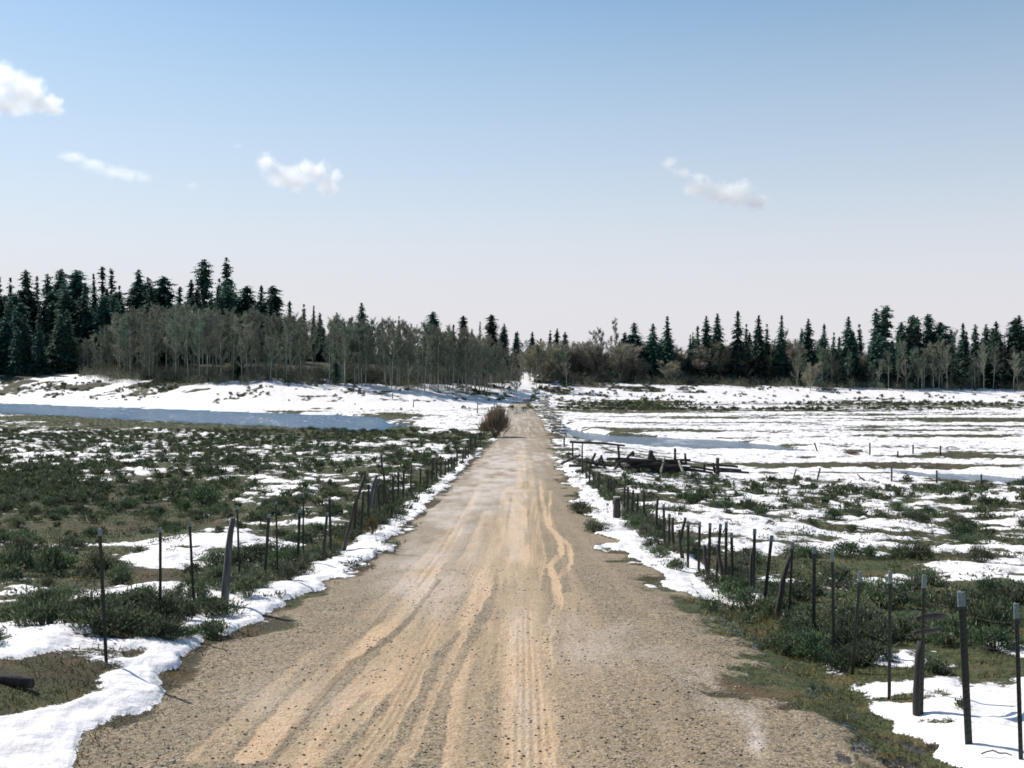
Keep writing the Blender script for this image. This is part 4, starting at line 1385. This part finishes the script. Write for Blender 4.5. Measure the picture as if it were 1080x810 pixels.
for px, py, wpx, form, lab in SPECIAL:
    x, y, z = ground_at(px, py)
    w = wpx / F * y
    put_bush('sagebrush', SAGE[form], x, y, w / 1.05, lab, 'sagebrush', None)
    used.append((x, y))
x, y, z = ground_at(393, 567)
put_bush('rabbitbrush', YEL, x, y, 26 / F * y, 'yellow-topped bush at the foot of the grey leaning poles of the left fence', 'bush', None)
x, y, z = ground_at(521, 461)
put_bush('willow_bush', WIL, x, y, 33 / F * y, 'large reddish-brown leafless bush at the left edge of the road by the pond', 'bush', None, .95)
x, y, z = ground_at(899, 479)
put_bush('willow_bush', WIL, x, y, 3.6 / F * y, 'low brown clump on the far snow at the right', 'bush', None, 4.5)

# where sagebrush grows: thick on bare ground, thin on the snow
rng = np.random.default_rng(31)
N = 26000
cy = np.sqrt(rng.uniform(7.5 ** 2, 158 ** 2, N)); cx = rng.uniform(-.60, .60, N) * cy
S_ = sample(cx, cy, _S); ROADN = sample(cx, cy, _ROAD); WETN = sample(cx, cy, _WET)
clump = fbm(cx / 5, cy / 5, 71, 3)
cpx, cpy = project(cx, cy, base_z(cx, cy))
lf, rf = LEFT_X(cy), RIGHT_X(cy)
isl = cx < 0
prob = np.where(isl, .34, .26) * sstep(.30, -.25, S_) * (.55 + .9 * np.clip(clump + .2, 0, 1)) + .035
prob *= np.where(isl, (cx < lf + .3), (cx > rf - .2) & (cy < 90) | ((cx > rf) & (cy < 90)))
prob *= (ROADN < .05) & (WETN < .2) & ~((~isl) & (cy > 88)) & ~(isl & (cy > 150))
for a, b, ra, rb_, v in ((95, 555, 110, 6, .25), (900, 592, 110, 7, .25), (120, 567, 90, 4, .3), (60, 680, 60, 9, .4), (1040, 795, 60, 14, .1), (140, 626, 90, 6, .3)):
    prob *= 1 - (1 - v) * np.exp(-((cpx - a) / ra) ** 2 - ((cpy - b) / rb_) ** 2)
for a, b, ra, rb_ in ((980, 648, 120, 20), (1060, 690, 50, 22), (40, 640, 70, 14), (40, 520, 120, 30)):
    prob *= 1 + 1.4 * np.exp(-((cpx - a) / ra) ** 2 - ((cpy - b) / rb_) ** 2)
keep = rng.random(N) < np.clip(prob, 0, 1) * np.where(cy < 60, 1.25, .95)
bx, by = cx[keep], cy[keep]
bs = rng.uniform(.28, .82, len(bx)) ** 1.1 * np.where(sample(bx, by, _S) > .15, .55, 1.0) * np.where(by > 60, 1.15, 1)
# the brush along the foot of both fences
fy = np.exp(rng.uniform(np.log(13), np.log(95), 330)); fs = rng.random(330) < .5
fx = np.where(fs, LEFT_X(fy) - .1, RIGHT_X(fy) + .15) + rng.normal(0, .34, 330)
bx, by = np.concatenate([bx, fx]), np.concatenate([by, fy])
bs = np.concatenate([bs, rng.uniform(.28, .62, 330)])
isf = np.concatenate([np.zeros(keep.sum(), bool), np.ones(330, bool)])
far_ok = np.array([min((x - u) ** 2 + (y - v) ** 2 for u, v in used) > .2 for x, y in zip(bx, by)])
bx, by, bs, isf = bx[far_ok], by[far_ok], bs[far_ok], isf[far_ok]
ppx, ppy = project(bx, by, base_z(bx, by))
vis = (ppx > -30) & (ppx < 1110) & (ppy < 840)
app = bs / by * vis
order = np.argsort(-app)
single, rest = order[:272], order[272:]
for i in single:
    x, y = float(bx[i]), float(by[i])
    s = float(bs[i])
    side = 'left' if x < 0 else 'right'
    if isf[i] or abs(x - (LEFT_X(y) if x < 0 else RIGHT_X(y))) < .7:
        lab, grp = f'grey-green sagebrush in the brushy strip under the {side} fence', f'sagebrush under the {side} fence'
    elif y < 24:
        lab, grp = f'grey-green sagebrush close behind the near posts of the {side} fence', f'sagebrush behind the near {side} fence'
    else:
        lab, grp = f'grey-green sagebrush out in the snow-patched {side} field', f'sagebrush in the {side} field'
    sp = s < .5 and not isf[i]
    put_bush('sagebrush', SPRIG[i % 2] if sp and i % 3 == 0 else SAGE[int(i) % 6], x, y, s, lab, 'sagebrush', grp, random.uniform(1.0, 1.55))
# the rest of the sage, which reads as one cover
LOW = [bush_arrays(400 + i, 130, .17, h=.55, lumps=9, aspect=.28)[:2] for i in range(6)]
Vs, Fs_, off = [], [], 0
for j, i in enumerate(rest):
    V, Fc = LOW[j % 6]
    a = rng.uniform(0, 6.28)
    c, s = math.cos(a), math.sin(a)
    sc = bs[i]
    W = np.stack([(V[:, 0] * c - V[:, 1] * s) * sc * 1.15 + bx[i], (V[:, 0] * s + V[:, 1] * c) * sc * 1.15 + by[i], V[:, 2] * sc], -1)
    Vs.append(W); Fs_.append(Fc + off); off += len(V)
zz = sample(bx[rest], by[rest], _Z)
for j in range(len(rest)):
    Vs[j][:, 2] += zz[j] - .02
# small tufts between the bushes
TUFT = [bush_arrays(420 + i, 46, .11, h=.5, lumps=5, aspect=.22)[:2] for i in range(5)]
NT_ = 46000
ty = np.sqrt(rng.uniform(14 ** 2, 215 ** 2, NT_)); tx = rng.uniform(-.6, .6, NT_) * ty
tS = sample(tx, ty, _S)
tk = (rng.random(NT_) < .8 * sstep(.35, -.1, tS) + np.where(tx > 0, .34, .24)) & (sample(tx, ty, _ROAD) < .05) & (sample(tx, ty, _WET) < .2) & ~((tx > 5) & (ty > 90) & (rng.random(NT_) > .35)) & (sample(tx, ty, _Z) > .09)
tx, ty = tx[tk], ty[tk]
tz = sample(tx, ty, _Z)
for j in range(len(tx)):
    V, Fc = TUFT[j % 5]
    a = rng.uniform(0, 6.28); c, s = math.cos(a), math.sin(a); sc = rng.uniform(.16, .62)
    Vs.append(np.stack([(V[:, 0] * c - V[:, 1] * s) * sc * 1.5 + tx[j], (V[:, 0] * s + V[:, 1] * c) * sc * 1.5 + ty[j], V[:, 2] * sc * .8 + tz[j] - .02], -1)); Fs_.append(Fc + off); off += len(V)
# scrub on the far banks and under the trees
M2 = 9000
cpx2 = rng.uniform(-20, 1100, M2)
sy = rng.uniform(0, 1, M2)
sd = np.interp((cpx2 - 540) / F, SU, SD)
dd = sd + 7 + sy * 44
xx = (cpx2 - 540) / F * dd
s2 = sample(xx, dd, _S)
k2 = (rng.random(M2) < np.where(s2 < .25, .8, .16) * np.clip(.25 + 1.9 * fbm(xx / 7, dd / 5, 61, 3), 0, 1) * np.where(sy < .35, .6, 1)) & (np.abs(xx - np.interp(dd, ROAD_Y, ROAD_C)) > 3.4)
for q in ((670, 428, 62, 5), (960, 427, 140, 2.5), (780, 433, 220, 1.5)):
    mpx = rng.normal(q[0], q[2] * .6, 260); mpy = rng.normal(q[1], q[3] * .5, 260)
    t_ = EYE / ((mpy - 380) / F)
    xx = np.concatenate([xx, (mpx - 540) / F * t_]); dd = np.concatenate([dd, t_]); k2 = np.concatenate([k2, (t_ < 300) & (t_ > 100)])
xx, dd = xx[k2], dd[k2]
zz2 = sample(xx, dd, _Z)
for j in range(len(xx)):
    V, Fc = LOW[j % 6]
    sc = rng.uniform(.3, 1.15)
    a = rng.uniform(0, 6.28); c, s = math.cos(a), math.sin(a)
    Vs.append(np.stack([(V[:, 0] * c - V[:, 1] * s) * sc * 1.2 + xx[j], (V[:, 0] * s + V[:, 1] * c) * sc * 1.2 + dd[j], V[:, 2] * sc * 1.1 + zz2[j] - .03], -1)); Fs_.append(Fc + off); off += len(V)
tag(link('sagebrush_cover', np_mesh('sagebrush_cover', np.concatenate(Vs), np.concatenate(Fs_)), M['sage_far']),
    'low sagebrush cover spread over the far fields and banks', 'ground cover', None, 'stuff')

# grass: on bare ground near the road, along the dirt edge, in the ditch and the fence strips
NB = 230000
gy = np.exp(rng.uniform(np.log(7), np.log(60), NB))
gx = rng.uniform(-.6, .6, NB) * gy
c = np.interp(gy, ROAD_Y, ROAD_C); hw = np.interp(gy, ROAD_Y, ROAD_H)
S_ = sample(gx, gy, _S); RN = sample(gx, gy, _ROAD); WN = sample(gx, gy, _WET); GN = sample(gx, gy, _GR)
tuft = fbm(gx / .35, gy / .35, 81, 3)
strip = np.exp(-((gx - np.where(gx < 0, LEFT_X(gy), RIGHT_X(gy))) / .6) ** 2)
pr = sstep(.12, -.1, S_) * (RN < .3) * (.10 + .9 * sstep(-.1, .5, tuft)) * (WN < .5) * (.35 + .65 * GN) + .0
pr = np.clip(pr + .6 * strip * (S_ < .1), 0, 1)
kp = rng.random(NB) < pr
gx, gy, strip = gx[kp], gy[kp], strip[kp]
n = len(gx)
gzz = sample(gx, gy, _Z)
hgt = rng.uniform(.02, .065, n) * (1 + 1.6 * strip * (gy > 14)) * (1 + gy / 60)
wid = .0035 + .00045 * gy
a = rng.uniform(0, 2 * np.pi, n)
lean = rng.normal(0, .6, (n, 2)) * hgt[:, None]
p = np.stack([gx, gy, gzz - .01], -1)
sv = np.stack([np.cos(a), np.sin(a), np.zeros(n)], -1) * wid[:, None]
tp = p + np.concatenate([lean, hgt[:, None]], 1)
V = np.stack([p - sv, p + sv, tp], 1).reshape(-1, 3)
tag(link('grass', np_mesh('grass', V, np.arange(n * 3).reshape(-1, 3)), M['grass']), 'short dull grass on the verges and bare ground', 'grass', None, 'stuff')

# loose gravel on the near road
NS = 26000
sy_ = np.exp(rng.uniform(np.log(6.5), np.log(24), NS)); sx_ = np.interp(sy_, ROAD_Y, ROAD_C) + rng.uniform(-4.2, 4.8, NS)
ok = (sample(sx_, sy_, _S) < -.1) & (sample(sx_, sy_, _ROAD) > .05) & (rng.random(NS) < .5 + .5 * fbm(sx_, sy_, 91, 3))
sx_, sy_ = sx_[ok], sy_[ok]
r_ = .005 + .013 * rng.random(len(sx_)) ** 4
octv = np.array([(1, 0, 0), (-1, 0, 0), (0, 1, 0), (0, -1, 0), (0, 0, 1), (0, 0, -1)], float)
octf = np.array([(0, 2, 4), (2, 1, 4), (1, 3, 4), (3, 0, 4), (2, 0, 5), (1, 2, 5), (3, 1, 5), (0, 3, 5)])
zs = sample(sx_, sy_, _Z)
V = octv[None] * (r_[:, None, None] * rng.uniform(.6, 1.3, (len(sx_), 6, 1)) * np.array([1.2, 1, .7])) + np.stack([sx_, sy_, zs + r_ * .3], -1)[:, None]
Fc = (octf[None] + (np.arange(len(sx_)) * 6)[:, None, None]).reshape(-1, 3)
m_stone, nt_, b_ = mat('gravel_stone')
g_ = NT(nt_)
rnd_ = g_.n('ShaderNodeNewGeometry').outputs['Random Per Island']
nt_.links.new(g_.mix(g_.ramp(rnd_, .2, .9), (.10, .08, .055), (.48, .41, .33)), b_.inputs['Base Color'])
b_.inputs['Roughness'].default_value = .85
tag(link('gravel', np_mesh('gravel', V.reshape(-1, 3), Fc), m_stone), 'loose gravel scattered over the dirt road', 'gravel', None, 'stuff')


# ================================================================== CLOUDS
def cloud(lobes, label, dens=1.0, wisp=.0, Yc=2600.0, group='small clouds in the blue sky'):
    """a cloud of vapour: a closed hull round its billows, filled with an uneven volume"""
    k = Yc / F
    cx_, cy_ = sum(l[0] for l in lobes) / len(lobes), sum(l[1] for l in lobes) / len(lobes)
    c0 = Vector(at_depth(cx_, cy_, Yc))
    bm = bmesh.new()
    L3 = []
    for px, py, rx, ry in lobes:
        c = Vector(at_depth(px, py, Yc)) - c0
        r = Vector((rx * k, (rx + ry) * .5 * k, ry * k))
        L3.append((c, r))
        bmesh.ops.create_icosphere(bm, subdivisions=3, radius=1.0, matrix=Matrix.Translation(c) @ Matrix.Diagonal((r.x * 1.12, r.y * 1.12, r.z * 1.12, 1)))
    me = bpy.data.meshes.new('cloud'); bm.to_mesh(me); bm.free()
    m = bpy.data.materials.new('cloud_vapour'); m.use_nodes = True
    nt = m.node_tree; nt.nodes.clear()
    g = NT(nt)
    co = g.n('ShaderNodeTexCoord').outputs['Object']
    f = None
    for c, r in L3:
        mp = g.n('ShaderNodeMapping', vector_type='POINT')
        mp.inputs['Scale'].default_value = (1 / r.x, 1 / r.y, 1 / r.z)
        mp.inputs['Location'].default_value = (-c.x / r.x, -c.y / r.y, -c.z / r.z)
        g.set(mp.inputs['Vector'], co)
        ln = g.n('ShaderNodeVectorMath', operation='LENGTH'); g.set(ln.inputs[0], mp.outputs[0])
        f = ln.outputs['Value'] if f is None else g.math('SMOOTH_MIN', f, ln.outputs['Value'], .55)
    ns = g.noise(co, .017 / (k / 2.36), 8, .66, 1.6)
    sh = g.math('ADD', g.math('SUBTRACT', 1.0, f), g.math('MULTIPLY', g.math('SUBTRACT', ns, .5), 2.3 + wisp))
    d = g.math('MULTIPLY', g.ramp(sh, .0, .9), .042 * dens)
    vol = g.n('ShaderNodeVolumePrincipled')
    vol.inputs['Color'].default_value = (1, 1, 1, 1)
    vol.inputs['Anisotropy'].default_value = .5
    g.set(vol.inputs['Density'], d)
    out = g.n('ShaderNodeOutputMaterial')
    nt.links.new(vol.outputs[0], out.inputs['Volume'])
    o = link('cloud', me, m, None, c0)
    md = o.modifiers.new('hull', 'REMESH'); md.mode = 'VOXEL'; md.voxel_size = 3.2 * k
    return tag(o, label, 'cloud', group)


cloud([(2, 82, 21, 21), (27, 95, 24, 21), (47, 110, 20, 12), (-24, 96, 30, 30), (16, 112, 22, 11), (60, 117, 11, 6)], 'brightest puffy white cloud, cut off by the left picture edge', 1.0)
cloud([(78, 166, 17, 8), (98, 174, 19, 8), (118, 181, 19, 8), (135, 184, 18, 8), (152, 188, 11, 5)], 'long thin slanting wisp of cloud below the bright one', .35, .5)
cloud([(282, 173, 12, 14), (294, 186, 16, 13), (310, 189, 18, 15), (322, 178, 15, 12), (336, 181, 15, 14), (345, 197, 13, 12), (354, 185, 8, 8)], 'small ragged white cloud with upturned corners over the aspen grove', 1.0, .45)
cloud([(706, 172, 11, 8), (720, 182, 13, 8), (740, 198, 22, 12), (738, 187, 12, 7), (762, 205, 22, 12), (777, 203, 20, 16), (797, 213, 16, 11)], 'elongated white cloud with a thin raised tail, on the right', 1.0, .45)
cloud([(203, 196, 10, 5)], 'tiny faint cloud puff left of the ragged cloud', .3, .3)
cloud([(250, 154, 8, 4)], 'tiniest faint cloud speck just above the ragged cloud', .25, .3)
SC.cycles.volume_step_rate = 1.0
SC.cycles.volume_max_steps = 256
